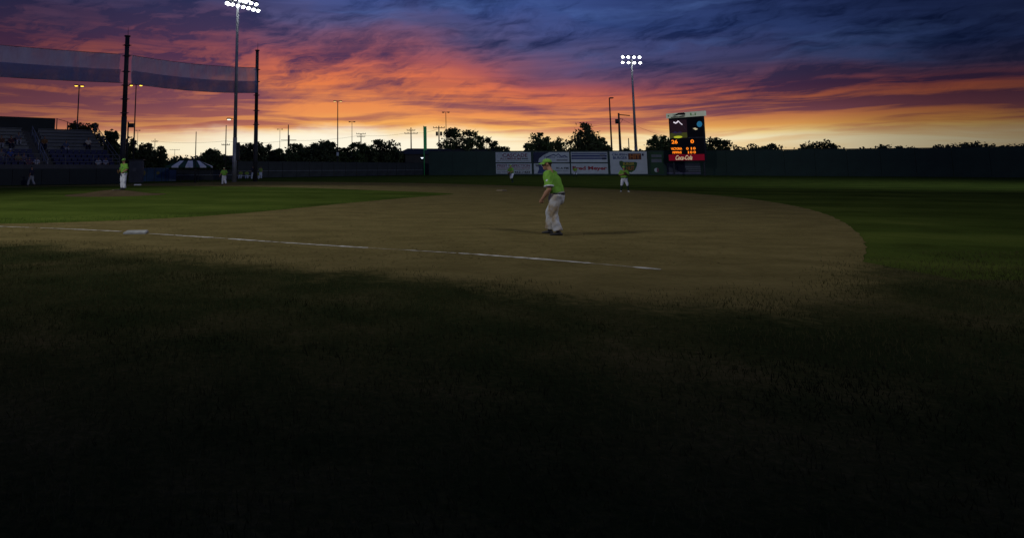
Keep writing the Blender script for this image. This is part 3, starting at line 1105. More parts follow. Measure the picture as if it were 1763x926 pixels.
for (x0, y0, Y0, x1, y1, Y1, lab) in [
        (707, 228, 166, 755, 222, 158, 'thin power line strung from the two-armed pole to the twin-transformer pole'),
        (389, 243, 152, 496, 242, 150, 'thin power line strung across the left floodlight tower'),
        (267, 243, 190, 389, 243, 152, 'thin power line low over the open horizon on the left'),
        (496, 242, 150, 621, 233, 189, 'thin power line strung behind the tall two-headed lot lamp'),
        (621, 233, 189, 707, 228, 166, 'thin power line strung over the spreading open-branched tree'),
        (1066, 203, 147, 1160, 238, 150, 'thin power line running from the braced pole toward the scoreboard')]:
    o = wire(at(x0, y0, Y0), at(x1, y1, Y1), .5).build('power_line', M_blacksteel)
    tag(o, lab, 'power line', 'power lines')


# ------------------------------------------------------------------ net poles and hanging windscreens
def net_pole(px, top, Y, r, label, rings):
    p = at(px, top, Y)
    H = p.z
    root = thing('net_pole', label, 'net pole', (p.x, Y, 0), 0, 'net poles along third base')
    MB().tube([(0, 0, 0), (0, 0, H * .45)], [r * 1.12, r * 1.08], 14).build('pole', M_darksteel, root, True)
    MB().tube([(0, 0, H * .45), (0, 0, H)], [r * .97, r * .86], 14).build('upper_pole', M_darksteel, root, True)
    MB().tube([(0, 0, H), (0, 0, H + .10)], [r * 1.25, r * 1.25], 14).build('pole_cap', M_darksteel, root)
    MB().tube([(0.05, 0, H + .1), (0.05, 0, H + .95)], [.03, .012], 6).build('lightning_rod', M_blacksteel, root)
    for z in rings:
        ro = MB().tube([(0, 0, z - .05), (0, 0, z + .05)], r * 1.3, 12).build('clamp_ring', M_darksteel, root)
        MB().bar((-r * 1.8, 0, z), (r * 1.8, 0, z), .06).build('bolt', M_blacksteel, ro)
    return root, Vector((p.x, Y, 0)), H


nA, pA, HA = net_pole(219.5, 63.5, 68, .25, 'thick dark net pole with clamp rings at the right end of the grandstand', [7.0, 8.4, 9.8, 11.2, 12.8, 13.9])
nB, pB, HB = net_pole(443, 88, 77, .21, 'dark net pole with a flat cap right of the left floodlight tower', [6.4, 8.0, 9.75, 11.3, 12.7])
pL = pA + (pA - pB).normalized() * 30


def screen_mat(name, col, alpha):
    m = bpy.data.materials.new(name)
    m.use_nodes = True
    N = NT(m.node_tree)
    m.node_tree.nodes.remove(m.node_tree.nodes['Principled BSDF'])
    out = m.node_tree.nodes['Material Output']
    t = N.new('ShaderNodeTexCoord')
    mp = N.new('ShaderNodeMapping')
    mp.inputs['Scale'].default_value = (1.0, 1.0, 0.25)
    N.l.new(t.outputs['Object'], mp.inputs[0])
    n = N.noise(mp.outputs[0], 1.1, 5, .6)
    df = N.new('ShaderNodeBsdfDiffuse')
    N.l.new(N.ramp(n, [(.3, tuple(c * .6 for c in col) + (1,)), (.7, tuple(col) + (1,))]), df.inputs[0])
    tl = N.new('ShaderNodeBsdfTranslucent')
    tl.inputs[0].default_value = tuple(col) + (1,)
    mx = N.new('ShaderNodeMixShader')
    mx.inputs[0].default_value = .45
    N.l.new(df.outputs[0], mx.inputs[1])
    N.l.new(tl.outputs[0], mx.inputs[2])
    tr = N.new('ShaderNodeBsdfTransparent')
    m2 = N.new('ShaderNodeMixShader')
    N.l.new(N.smooth(n, .3, .7, alpha - .10, alpha + .10), m2.inputs[0])
    N.l.new(tr.outputs[0], m2.inputs[1])
    N.l.new(mx.outputs[0], m2.inputs[2])
    N.l.new(m2.outputs[0], out.inputs[0])
    return m


M_scr = screen_mat('sheer_windscreen', (.80, .85, 1.0), .78)
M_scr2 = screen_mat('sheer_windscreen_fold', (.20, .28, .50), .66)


def windscreen(a, b, z0, z1, label, seed, dy=-.35):
    d = (b - a)
    L = d.length
    t = d.normalized()
    nrm = Vector((t.y, -t.x, 0))
    root = thing('hanging_windscreen', label, 'windscreen', (a.x, a.y, 0), math.atan2(d.y, d.x), 'sheer windscreens between the net poles')
    r = random.Random(seed)

    def cloth(zt, zb, off, nx, nz, amp, sagk):
        vs, fs = [], []
        for i in range(nx + 1):
            s = i / nx
            sag = sagk * 4 * s * (1 - s)
            for k in range(nz + 1):
                q = k / nz
                z = zt + (zb - zt) * q - sag
                crease = math.sin(i * 1.7 + math.sin(i * .37) * 3) * amp * math.exp(-q * 4)
                y = off + .22 * math.sin(PI * q) * math.sin(s * 9 + seed) + crease + .06 * math.sin(i * .6 + k)
                vs.append((s * L, y, z))
        for i in range(nx):
            for k in range(nz):
                A = i * (nz + 1) + k
                fs.append((A, A + 1, A + nz + 2, A + nz + 1))
        return MB().add(vs, fs)

    cloth(z1, z0, dy, 70, 10, .10, .28).build('net_sheet', M_scr, root, True)
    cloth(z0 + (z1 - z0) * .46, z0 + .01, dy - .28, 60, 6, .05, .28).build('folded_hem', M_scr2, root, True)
    for z in (z1, z0):
        pts = [(s / 16 * L, dy + .02, z + .02 - .28 * 4 * (s / 16) * (1 - s / 16)) for s in range(17)]
        MB().tube([(-.5, 0, z + .1)] + pts + [(L + .4, 0, z + .1)], .022, 5).build('support_cable', M_blacksteel, root)
    return root


uAB = (pB - pA).normalized()
windscreen(pA + uAB * .45, pB - uAB * .3, 9.95, 12.85, 'sheer hanging windscreen stretched between the two dark net poles', 2)
windscreen(pL + uAB * .3, pA - uAB * .72, 9.95, 12.85, 'sheer hanging windscreen left of the thick net pole, above the grandstand', 5)


# ------------------------------------------------------------------ floodlight towers
def flood_tower(px, top, Y, base_r, top_r, label, bars, aim, kit=None, ls=1.0):
    p = at(px, top, Y)
    H = p.z
    root = thing('floodlight_tower', label, 'floodlight tower', (p.x, Y, 0), 0, 'floodlight towers')
    MB().tube([(0, 0, 0), (0, 0, H * .24)], [base_r * 1.1, base_r * 1.02], 12).build('pole_base', M_steel, root, True)
    MB().tube([(0, 0, H * .24), (0, 0, H * .62), (0, 0, H)], [base_r * .93, (base_r + top_r) * .48, top_r], 12).build('pole', M_steel, root, True)
    for (dz, dirv, offs, tilt) in bars:
        dv = Vector(dirv).normalized()
        lo, hi = min(offs) - .3, max(offs) + .3
        MB().bar(dv * lo + Vector((0, 0, H + dz)), dv * hi + Vector((0, 0, H + dz)), .12).build('crossarm', M_steel, root)
        for s in offs:
            c = dv * s + Vector((0, 0, H + dz + .02))
            ad = (Vector(aim) - (Vector((p.x, Y, H)) + c))
            ad.z *= 1.0
            ad.normalize()
            ad = (ad + Vector((random.uniform(-.12, .12), random.uniform(-.12, .12), random.uniform(-.10, .10) + tilt))).normalized()
            c = c + Vector((0, 0, -.26)) + ad * .12
            lamp = MB().tube([c - ad * .42, c - ad * .34, c - ad * .12, c + ad * .06], [.10 * ls, .17 * ls, .27 * ls, .36 * ls], 12).build('lamp', M_steel, root, True)
            MB().tube([c + ad * .063, c + ad * .10, c + ad * .13], [.335 * ls, .30 * ls, .12 * ls], 14).build('lens', M_lens, lamp, True)
    if kit:
        kit(root, H)
    flood('flood_or_fill_beam', (p.x, Y - 1.2, H + .2), aim, 9000, 80, .8, .8, (.93, .97, 1.0))
    return root


def kit_left(root, H):
    z = 1.6 + (288 - 206) / F * 74
    MB().tube([(0, -.1, z - .1), (-.35, -.1, z + .06), (-.62, -.1, z + .05)], .035, 6).build('lamp_arm', M_darksteel, root)
    hd = MB().add([(-.95, -.32, z - .02), (-.42, -.32, z - .02), (-.42, .12, z - .02), (-.95, .12, z - .02), (-.86, -.24, z + .12), (-.5, -.24, z + .12), (-.5, .04, z + .12), (-.86, .04, z + .12)],
                  [(3, 2, 1, 0), (4, 5, 6, 7), (0, 1, 5, 4), (1, 2, 6, 5), (2, 3, 7, 6), (3, 0, 4, 7)]).build('lamp_head', M_darksteel, root)
    MB().tube([(-.68, -.1, z - .11), (-.68, -.1, z - .023)], [(.14, .1), (.22, .17)], 10).build('lens', M_warm, hd, True)
    MB().box((.36, -.02, 1.6 + 27 / F * 74), (.34, .3, 1.9)).build('cabinet', M_darksteel, root)


flood_tower(409.5, 3, 74, .225, .13, 'tall grey floodlight tower with a blazing oblique lamp bank at the top edge', [
    (.55, (.62, .78, 0), (-2.0, -1.2, -.4, .4, 1.2, 2.0, 2.8), -.40),
    (-.15, (.62, .78, 0), (-1.6, -.8, 0.0, .8, 1.6, 2.4, 3.1), -.40),
    (.25, (.80, -.60, 0), (-1.5, .9, 1.6), -.40)], (4, 26, 0), kit_left, .60)
flood_tower(1087, 103, 143, .31, .17, 'floodlight tower with two rows of four white lamps beside the scoreboard', [
    (.85, (1, 0.12, 0), (-1.9, -.62, .62, 1.9), -.50),
    (-.35, (1, 0.12, 0), (-2.0, -.66, .66, 2.0), -.50)], (0, 40, 0), None, .84)

# ------------------------------------------------------------------ left-field foul pole
fp = at(731.3, 217, 136.6)
root = thing('foul_pole', 'bright green foul pole with a mesh wing at the left end of the outfield wall', 'foul pole', (fp.x, fp.y, 0))
MB().tube([(-.22, 0, 0), (-.22, 0, fp.z)], .075, 8).build('pole', M_pole_green, root, True)
MB().box((.10, 0, (fp.z + 5.1) / 2 - .1), (.50, .035, fp.z - 5.1)).build('mesh_wing', M_pole_green, root)
for k in range(5):
    MB().box((.10, -.03, 5.15 + k * 1.02), (.56, .04, .05)).build('wing_bar', M_pole_green, root)
lp = at(726.5, 272, 139.5)
root = thing('yard_lamp', 'small white lit lamp on a short post just left of the foul pole', 'lamp', (lp.x, lp.y, 0))
MB().tube([(0, 0.1, 0), (0, 0.1, lp.z + .15)], .05, 8).build('post', M_blacksteel, root)
hd = MB().tube([(0, -.12, lp.z + .18), (0, -.12, lp.z + .05)], [.12, .34], 12).build('lamp_head', M_darksteel, root)
MB().tube([(0, -.12, lp.z + .045), (0, -.12, lp.z - .12)], [.30, .10], 10).build('lens', M_cool, hd, True)


# ------------------------------------------------------------------ fences
def mesh_fence(a, b, hgt, span, label, mid=None, screen=True, name='windscreen_fence'):
    d = b - a
    L = d.length
    root = thing(name, label, 'fence', (a.x, a.y, 0), math.atan2(d.y, d.x))
    n = max(1, round(L / span))
    s = L / n
    post = MB().tube([(0, 0, 0), (0, 0, hgt + .05)], .04, 6).mesh('post', M_darksteel)
    pan = MB()
    if screen:
        pan.box((s / 2, .045, hgt / 2 + .02), (s - .10, .012, hgt - .10))
    else:
        k = int(s / .16)
        for i in range(k):
            pan.bar((.02 + i * s / k, .03, .05), (.02 + i * s / k + .35, .03, hgt - .03), .012)
            pan.bar((.02 + i * s / k + .35, .045, .05), (.02 + i * s / k, .045, hgt - .03), .012)
    pm = pan.mesh('panel', M_mesh if screen else M_darksteel)
    for i in range(n + 1):
        link_mesh('post', post, root, (i * s, 0, 0))
        if i < n:
            link_mesh('panel', pm, root, (i * s, 0, 0))
    for z in [hgt] + (mid or []):
        MB().tube([(0, 0, z), (L, 0, z)], .028, 6).build('rail', M_steel if z != hgt else M_darksteel, root)
    return root


fa, fb = gnd(409, 307.4), gnd(731, 301.9)
mesh_fence(Vector((fa.x, fa.y, 0)), Vector((fb.x - .3, fb.y, 0)), 2.45, 3.0, 'long dark screened fence running from the bullpen to the foul pole', [1.05])
fa, fb = gnd(303, 311.5), gnd(408, 310.4)
mesh_fence(Vector((fa.x, fa.y, 0)), Vector((fb.x, fb.y, 0)), 1.25, 2.4, 'low dark fence in front of the striped canopy', [.65], name='low_fence')

# blue boards left of the canopy
a, b = gnd(226, 312.8), gnd(303, 312.0)
root = thing('blue_boards', 'row of blue boards with small yellow marks left of the striped canopy', 'boards', (a.x, a.y, 0), math.atan2(b.y - a.y, b.x - a.x))
L = (b - a).length
M_bboard = mat('blue_board', (.030, .070, .135), 0.7, 0.3, 1.0)
M_bboard2 = mat('pale_blue_board', (.10, .135, .20), 0.7, 0.2, 1.0)
n = 6
for k in range(n):
    w = L / n
    hgt = 1.45 if k < n - 1 else 1.30
    MB().box((w * (k + .5), 0, hgt / 2), (w - .05, .08, hgt)).build('board', M_bboard if k < n - 1 else M_bboard2, root)
    if k in (1, 3):
        MB().ball((w * (k + .5), -.05, .95), (.30 if k == 1 else .2, .012, .32 if k == 1 else .18), 10, 6).build('emblem', M_olive, root)
MB().box((L * .42, .02, 1.49), (L * .84, .10, .05)).build('cap_rail', M_bboard2, root)

# block pier and dark booth right of the pitcher
a = gnd(231, 314.8)
root = thing('booth', 'small dark grey booth with a pale notice behind the pitcher', 'booth', (a.x, a.y + .6, 0), .1)
MB().box((0, 0, 1.15), (1.3, 1.1, 2.3)).build('wall', mat('grey_block', (.075, .082, .10), .85, .2, 1.5), root)
MB().box((0, 0, 2.36), (1.5, 1.3, .1)).build('roof', M_darksteel, root)
MB().box((-.1, -.57, 1.35), (.36, .02, .34)).build('notice', M_grey_p, root)


# ------------------------------------------------------------------ striped canopy tent
def tent():
    c = at(326, 300, 76)
    root = thing('canopy_tent', 'white and green striped canopy tent behind the low fence', 'tent', (c.x, c.y, 0), .12)
    L, D = 4.9, 3.0
    ze, zr = 1.70, 2.32
    hl = L / 2
    # hip roof of alternating stripes: each stripe a part
    edges = [-hl, -hl * .72, -hl * .42, -.12 * hl, .22 * hl, .52 * hl, hl * .80, hl]
    rx0, rx1 = -hl * .42, hl * .42

    def ridge(x):
        return max(rx0, min(rx1, x * .62))
    for i in range(len(edges) - 1):
        x0, x1 = edges[i], edges[i + 1]
        mb = MB()
        for sgn in (-1, 1):
            q = [(x0, sgn * D / 2, ze), (x1, sgn * D / 2, ze), (ridge(x1), 0, zr), (ridge(x0), 0, zr)]
            mb.add(q if sgn < 0 else q[::-1], [(0, 1, 2, 3)])
            v = [(x0, sgn * D / 2, ze - .15), (x1, sgn * D / 2, ze - .15), (x1, sgn * D / 2, ze), (x0, sgn * D / 2, ze)]
            mb.add(v if sgn < 0 else v[::-1], [(0, 1, 2, 3)])
        mb.build('canopy_stripe', M_tentg if i % 2 == 0 else M_tentw, root)
    for sgn, i in ((-1, 0), (1, 1)):
        mb = MB()
        x = sgn * hl
        q = [(x, -D / 2, ze), (x, D / 2, ze), (ridge(x), 0, zr)]
        mb.add(q if sgn > 0 else q[::-1], [(0, 1, 2)])
        mb.add([(x, -D / 2, ze - .15), (x, D / 2, ze - .15), (x, D / 2, ze), (x, -D / 2, ze)], [(0, 1, 2, 3)])
        mb.build('canopy_end', M_tentw, root)
    for x in (-hl + .05, -hl * .3, hl * .35, hl - .05):
        for y in (-D / 2 + .05, D / 2 - .05):
            MB().tube([(x, y, 0), (x, y, ze)], .03, 6).build('leg', M_darksteel, root)


tent()


# ------------------------------------------------------------------ grandstand
PHI = math.radians(36.0)
SX, SY = -21.9, 66.0
ur = Vector((math.cos(PHI), math.sin(PHI), 0))
ub = Vector((-math.sin(PHI), math.cos(PHI), 0))
S0 = Vector((SX, SY, 0))
pw = thing('padded_wall', 'low black padded wall in front of the grandstand', 'wall', S0, PHI)
pad = MB().box((0, 0, .74), (2.37, .14, 1.44)).mesh('pad', M_back)
for k in range(19):
    link_mesh('pad', pad, pw, (-1.2 - k * 2.4, 0, 0))
MB().box((-22.8, .16, .76), (45.6, .12, 1.5)).build('backing', M_conc, pw)

gs = thing('grandstand', 'tiered grandstand with metal benches and blue seats at the left edge', 'grandstand', S0, PHI)
LEN = 44.0
NROW = 11
MB().box((-LEN / 2, .95, .92), (LEN, .9, 1.84)).build('front_curb', M_conc, gs)
seat_m = MB().box((0, 0, .22), (.44, .40, .05)).box((0, .21, .52), (.44, .045, .50)).box((0, .05, .10), (.06, .30, .2)).mesh('seat', M_blue)
AISLES = [(-7.1, -5.7), (-17.5, -16.1), (-28, -26.6), (-38.5, -37.1)]


def spans():
    xs = [0.0]
    out = []
    hi = 0.0
    for a_, b_ in AISLES:
        out.append((b_, hi))
        hi = a_
    out.append((-LEN, hi))
    return out


for i in range(NROW):
    z = 1.42 + i * .375
    y = 1.4 + i * .85
    MB().box((-LEN / 2, y + .425, z / 2), (LEN, .846, z)).build('tier', M_conc, gs)
    for (x0, x1) in spans():
        if i < 4:
            n_ = int((x1 - x0 - .1) / .56)
            if x1 < -20:
                continue
            for k in range(n_):
                link_mesh('seat', seat_m, gs, (x1 - .33 - k * .56, y + .42, z + .003))
        else:
            MB().box(((x0 + x1) / 2, y + .5, z + .42), (x1 - x0 - .1, .28, .05)).build('bench', M_alu, gs)
            MB().box(((x0 + x1) / 2, y + .60, z + .20), (x1 - x0 - .2, .03, .38)).build('bench_riser', M_alu, gs)
# handrails in the aisles
for ai, (a_, b_) in enumerate(AISLES[:2]):
    xm = (a_ + b_) / 2
    for (i0, i1) in ((0, 4), (5, 9)):
        y0, z0 = 1.5 + i0 * .85, 1.42 + i0 * .375
        y1, z1 = 1.5 + i1 * .85, 1.42 + i1 * .375
        hr = MB()
        for dz in (.95, .45):
            hr.tube([(xm, y0, z0 + dz), (xm, y1, z1 + dz)], .036, 6)
        for t in (0, .5, 1):
            hr.tube([(xm, y0 + (y1 - y0) * t, z0 + (z1 - z0) * t), (xm, y0 + (y1 - y0) * t, z0 + (z1 - z0) * t + .97)], .036, 6)
        hr.build('handrail', M_steel, gs)
# front railing
fr = MB()
for z in (2.1, 2.42, 2.78):
    fr.tube([(-LEN, .62, z), (0, .62, z)], .026, 6)
fr.build('front_rail', M_rail, gs)
pm = MB().tube([(0, .62, 1.84), (0, .62, 2.78)], .03, 6).mesh('rail_post', M_rail)
for k in range(18):
    link_mesh('rail_post', pm, gs, (-.05 - k * 2.5, 0, 0))
# side railing at the right end
er = MB()
for dz in (1.05, .55):
    er.tube([(0.05, .8, 1.42 + dz), (0.05, 1.4 + (NROW - 1) * .85, 1.42 + (NROW - 1) * .375 + dz)], .036, 6)
er.tube([(0.05, 1.4 + (NROW - 1) * .85, 6.22), (0.05, 1.4 + NROW * .85, 6.22)], .03, 6)
er.build('end_rail', M_rail, gs)
for i in range(0, NROW, 2):
    MB().tube([(0.05, 1.45 + i * .85, .6), (0.05, 1.45 + i * .85, 1.42 + i * .375 + 1.05)], .045, 6).build('end_post', M_rail, gs)
nm = MB()
for k in range(46):
    t = k / 45
    y, z = .8 + t * 9.0, 1.42 + t * 3.7
    nm.bar((.06, y, z), (.06, y, z + 1.0), .012)
nm.build('end_mesh', M_darksteel, gs)
# dark rear wall and its sloping side rail
MB().box((-23.7, 11.2, 6.05), (39.8, .25, 1.5)).build('rear_wall', M_back, gs)
MB().box((-LEN / 2, 11.0, 2.7), (LEN, .12, 5.4)).build('rear_panel', M_darksteel, gs)
rl = MB()
rl.tube([(-3.7, 11.2, 6.78), (-2.6, 11.2, 6.5), (-1.2, 11.2, 5.9)], .03, 6)
rl.tube([(-3.6, 11.2, 5.2), (-3.6, 11.2, 6.8)], .05, 6)
rl.tube([(-2.5, 11.2, 5.2), (-2.5, 11.2, 6.5)], .05, 6)
rl.build('rear_rail', M_darksteel, gs)

# ------------------------------------------------------------------ outfield wall and adverts
Wp = [Vector((16.2, 138.0, 0)), Vector((68.6, 133.6, 0)), Vector((100, 113, 0)), Vector((114, 88, 0))]
ow = thing('outfield_wall', 'long dark green outfield wall carrying the adverts', 'wall', (0, 0, 0))
WH = 4.75
for i in range(len(Wp) - 1):
    a, b = Wp[i], Wp[i + 1]
    d = b - a
    L = d.length
    n = max(1, round(L / 4.9))
    w = L / n
    pan = MB().box((w / 2, .12, WH / 2), (w - .04, .2, WH)).mesh('panel', M_wall)
    for k in range(n):
        link_mesh('panel', pan, ow, a + d * (k / n), (0, 0, math.atan2(d.y, d.x)))
    MB().box((L / 2, .12, WH + .06), (L, .26, .10)).build('cap_strip', M_back, ow, False, a, math.atan2(d.y, d.x))
WA, WD = Wp[0], (Wp[1] - Wp[0]).normalized()
WANG = math.atan2(WD.y, WD.x)


def on_plane(px, py, A, D):
    """point of the vertical plane through A along D seen at that photograph pixel -> (distance along D, height)"""
    d = ray(px, py)
    # solve d.xy * t = A + D*s
    det = d.x * (-D.y) - d.y * (-D.x)
    t = (A.x * (-D.y) - A.y * (-D.x)) / det
    s = (d.x * A.y - d.y * A.x) / det
    return s, EYE + d.z * t


def text_mesh(body, size_w, size_h, m, shear=0.0, bold=0.0, ext=.012, name='lettering'):
    cu = bpy.data.curves.new('lettering', 'FONT')
    cu.body = body
    cu.align_x = 'CENTER'
    cu.align_y = 'CENTER'
    cu.shear = shear
    cu.offset = bold
    cu.extrude = ext
    cu.resolution_u = 3
    to = bpy.data.objects.new('lettering', cu)
    COL.objects.link(to)
    dg = bpy.context.evaluated_depsgraph_get()
    me = bpy.data.meshes.new_from_object(to.evaluated_get(dg))
    bpy.data.objects.remove(to)
    bpy.data.curves.remove(cu)
    n = len(me.vertices)
    co = np.zeros(n * 3, np.float32)
    me.vertices.foreach_get('co', co)
    co = co.reshape(-1, 3)
    lo, hi = co.min(0), co.max(0)
    c = (lo + hi) / 2
    s = hi - lo
    new = np.zeros_like(co)
    new[:, 0] = (co[:, 0] - c[0]) / s[0] * size_w
    new[:, 2] = (co[:, 1] - c[1]) / s[1] * size_h
    new[:, 1] = -co[:, 2]
    me.vertices.foreach_set('co', new.reshape(-1))
    me.materials.clear()
    me.materials.append(m)
    me.name = name
    me.update()
    return me


class Sign:
    """flat sign on the outfield wall; all placed by where its marks are on the sign"""

    def __init__(self, x0, y0, x1, y1, label, A=WA, D=WD, face=M_white, proud=.05, name='advert_sign', cat='advert sign', group='advert signs on the outfield wall'):
        self.A, self.D = A, D
        s0, zt = on_plane(x0, y0, A, D)
        s1, zb = on_plane(x1, y1, A, D)
        self.s0 = s0
        self.ang = math.atan2(D.y, D.x)
        base = A + D * s0
        nrm = Vector((D.y, -D.x, 0))
        self.root = thing(name, label, cat, base + nrm * proud, self.ang, group)
        self.w, self.zt, self.zb = s1 - s0, zt, zb
        MB().box((self.w / 2, 0, (zt + zb) / 2), (self.w, .06, zt - zb)).build('face', face, self.root)

    def loc(self, px, py):
        s, z = on_plane(px, py, self.A, self.D)
        return s - self.s0, z

    def rect(self, x0, y0, x1, y1, m, name='printed_block', lift=.034):
        a, zt = self.loc(x0, y0)
        b, zb = self.loc(x1, y1)
        return MB().box(((a + b) / 2, -lift, (zt + zb) / 2), (b - a, .008, abs(zt - zb))).build(name, m, self.root)

    def text(self, body, x0, y0, x1, y1, m, shear=0.0, bold=0.0, lift=.042):
        a, zt = self.loc(x0, y0)
        b, zb = self.loc(x1, y1)
        return link_mesh('lettering', text_mesh(body, b - a, abs(zt - zb), m, shear, bold), self.root, ((a + b) / 2, -lift, (zt + zb) / 2))

    def poly(self, pp, m, name='printed_shape', lift=.034):
        q = [self.loc(x, y) for x, y in pp]
        n = len(q)
        vs = [(x, -lift, z) for x, z in q] + [(x, -lift + .006, z) for x, z in q]
        fs = [tuple(range(n)), tuple(range(2 * n - 1, n - 1, -1))] + [(k, n + k, n + (k + 1) % n, (k + 1) % n) for k in range(n)]
        return MB().add(vs, fs).build(name, m, self.root)

    def stroke(self, pp, r, m, name='printed_line', lift=.04):
        q = [self.loc(x, y) for x, y in pp]
        return MB().tube([(x, -lift, z) for x, z in q], [(r, .006)] * len(q), 6, fdir=(0, 0, 1)).build(name, m, self.root)

    def ring(self, px, py, r, w, m, lift=.04, name='ring_emblem'):
        x, z = self.loc(px, py)
        return MB().tube([(x + r * math.cos(a) * 1.15, -lift, z + r * math.sin(a)) for a in np.linspace(0, 2 * PI, 25)], [(w, .006)] * 25, 6, fdir=(0, 1, 0)).build(name, m, self.root)


s = Sign(853, 262.3, 914.2, 279.6, 'white advert with two faded maroon lines of lettering, top left of the adverts')
s.ring(860.5, 268, .42, .09, M_navy2)
s.text('CASCADE', 865, 264.4, 908, 270.8, M_maroon, 0, .02)
s.text('ALUMINUM', 860, 271.6, 897, 275.2, M_maroon, .1, .02)
s.rect(898, 272.2, 909, 274.6, M_grey_p)
s.text('QUALITY WINDOWS DOORS SIDING', 856, 276.6, 911, 278.2, M_black)
s = Sign(853.6, 281.6, 915.6, 299.4, 'white advert with a dark telephone number behind the running fielder')
s.text('PREST INSPECTION', 856, 283.0, 912.5, 287.6, M_maroon, 0, .02)
s.text('HEATING AND COOLING SERVICES', 855.5, 288.4, 912, 291.0, M_red)
s.text('RESIDENTIAL COMMERCIAL', 856, 291.8, 912, 293.6, M_olive)
s.text('452-1422', 885, 294.8, 912.5, 298.4, M_black, .15, .03)
s.text('CALL TODAY', 856, 295.6, 874, 297.6, M_black)
s = Sign(918.4, 262.2, 980.2, 279.6, 'advert with a navy corner and white curve with a mountain outline')
s.poly([(918.5, 262.3), (946, 262.3), (936, 267), (928, 273.2), (926.5, 279.5), (918.5, 279.5)], M_navy)
s.stroke([(940, 271.5), (949, 267.8), (953, 266.4), (957, 268.4), (961, 265.2), (966, 270.0), (972, 268.0), (977, 271.5)], .10, M_navy2)
s.text('Yakima Valley', 936, 268.8, 975, 273.4, M_navy2, .25)
s.rect(958, 275.0, 977, 277.0, M_grey_p)
s = Sign(918.8, 281.6, 981.4, 299.4, 'white advert with a dark figure and a station number behind the nearest player')
s.poly([(925, 298.8), (928, 291), (926.5, 286), (930, 284), (933, 287), (938, 293), (941, 298.8)], M_navy2)
s.poly([(921, 284.0), (930, 282.6), (932, 285), (924, 287.5)], M_grey_p)
s.text('91.4 FM', 957, 288.0, 978.5, 291.6, M_black, 0, .03)
s.text('Yakima Radio', 956, 293.0, 978.5, 295.0, M_grey_p)
s = Sign(982.6, 262.0, 1046, 279.6, 'white advert with broad blue stripes and a small box')
for y0, y1 in ((263.6, 265.6), (267.0, 270.4), (271.6, 274.4)):
    s.rect(983.6, y0, 1044.6, y1, M_navy2)
s.rect(1032, 266.4, 1041, 268.8, M_grey_p, 'printed_box', .042)
s.rect(1036, 271.4, 1043, 274.8, M_navy, 'printed_box', .043)
s = Sign(983.0, 281.6, 1047, 299.4, 'white advert with one bold red word in the lower row')
s.text('Fred Meyer', 985.6, 286.4, 1045, 294.6, M_red, 0.0, .035)
s = Sign(1049.4, 261.2, 1115, 299.6, 'tall white advert with a coloured shield emblem behind the second baseman')
s.text('CRUISIN', 1053, 264.6, 1080, 268.4, M_navy2, 0, .03)
s.text('BURGER', 1055, 269.6, 1080, 274.4, M_navy2, 0, .03)
s.rect(1081, 264.4, 1104, 275.0, mat('rust_print', (.10, .030, .020), .7, .2, 2.0))
s.text('HIT', 1083.5, 265.6, 1102, 273.8, M_orange_p, 0, .04, .05)
s.rect(1104.6, 264.6, 1108, 268.6, M_navy, 'printed_box')
s.poly([(1066, 278), (1070, 277), (1074, 279), (1094, 279), (1097, 280.6), (1096, 286), (1093, 293), (1087, 297), (1078, 296), (1071, 291), (1066.5, 284)], M_greenp, 'shield_emblem')
s.text('BURGER', 1072, 280.0, 1092, 284.4, M_yellow_p, 0, .03, .05)
s.text('HUT', 1078, 286.4, 1092, 293.4, M_orange_p, 0, .04, .05)
s = Sign(1118.5, 262.0, 1143, 299.6, 'narrow green board with two pale blocks and a round emblem left of the scoreboard', face=M_wallr)
s.rect(1121, 266.4, 1139, 270.8, M_grey_p)
s.rect(1121, 274.0, 1139, 279.8, M_grey_p)
x_, z_ = s.loc(1130, 293)
MB().ball((x_, -.04, z_), (.42, .012, .42), 14, 8).build('round_emblem', M_white, s.root)
MB().box((x_ + .22, -.058, z_), (.36, .008, .7)).build('printed_block', M_maroon, s.root)
s = Sign(1147.5, 281.2, 1212, 300.0, 'dim dark board with two linked rings below the scoreboard', face=mat('dim_board', (.045, .048, .065), .7, .2, 1.0))
s.ring(1158, 290.8, .80, .07, M_grey_p)
s.ring(1169, 290.8, .80, .07, M_grey_p)
s.rect(1179, 286.0, 1208, 288.6, M_grey_p)
s.rect(1181, 290.0, 1208, 292.0, M_grey_p)
s.rect(1185, 293.6, 1208, 295.2, M_grey_p)
s.rect(1148, 297.2, 1211.5, 299.4, mat('lilac_strip', (.13, .12, .19), .7, .1, 1.0))

# ------------------------------------------------------------------ scoreboard
A = at(1147.5, 300, 132.6)
A.z = 0
B = at(1214, 300, 125.4)
B.z = 0
D = (B - A).normalized()
M_sb = mat('scoreboard_black', (.008, .008, .010), .5, .2, 1.0)
M_hdr = mat('scoreboard_header', (.50, .52, .44), .6, .10, 1.5, emit=(.50, .54, .42), estr=.30)
M_cola = mat('scoreboard_red', (.35, .010, .03), .6, .1, 1.0, emit=(.5, .006, .03), estr=.14)
M_cream = mat('scoreboard_cream', (.6, .55, .38), .6, .1, 1.0, emit=(.75, .62, .36), estr=.55)
M_hgreen = mat('header_green', (.05, .12, .05), .6, .2, 1.0, emit=(.06, .14, .05), estr=.5)
M_flash = mat('screen_white', (.8, .75, .8), .5, .0, emit=(.9, .80, .88), estr=.85)
M_screenp = mat('screen_plum', (.03, .015, .02), .5, .3, .6, emit=(.010, .004, .006), estr=1.0)
M_yel = mat('screen_yellow', (.4, .4, .03), .5, .0, emit=(.38, .40, .02), estr=1.0)
M_yeld = mat('screen_olive', (.1, .1, .02), .5, .2, 1.0, emit=(.030, .032, .006), estr=1.0)
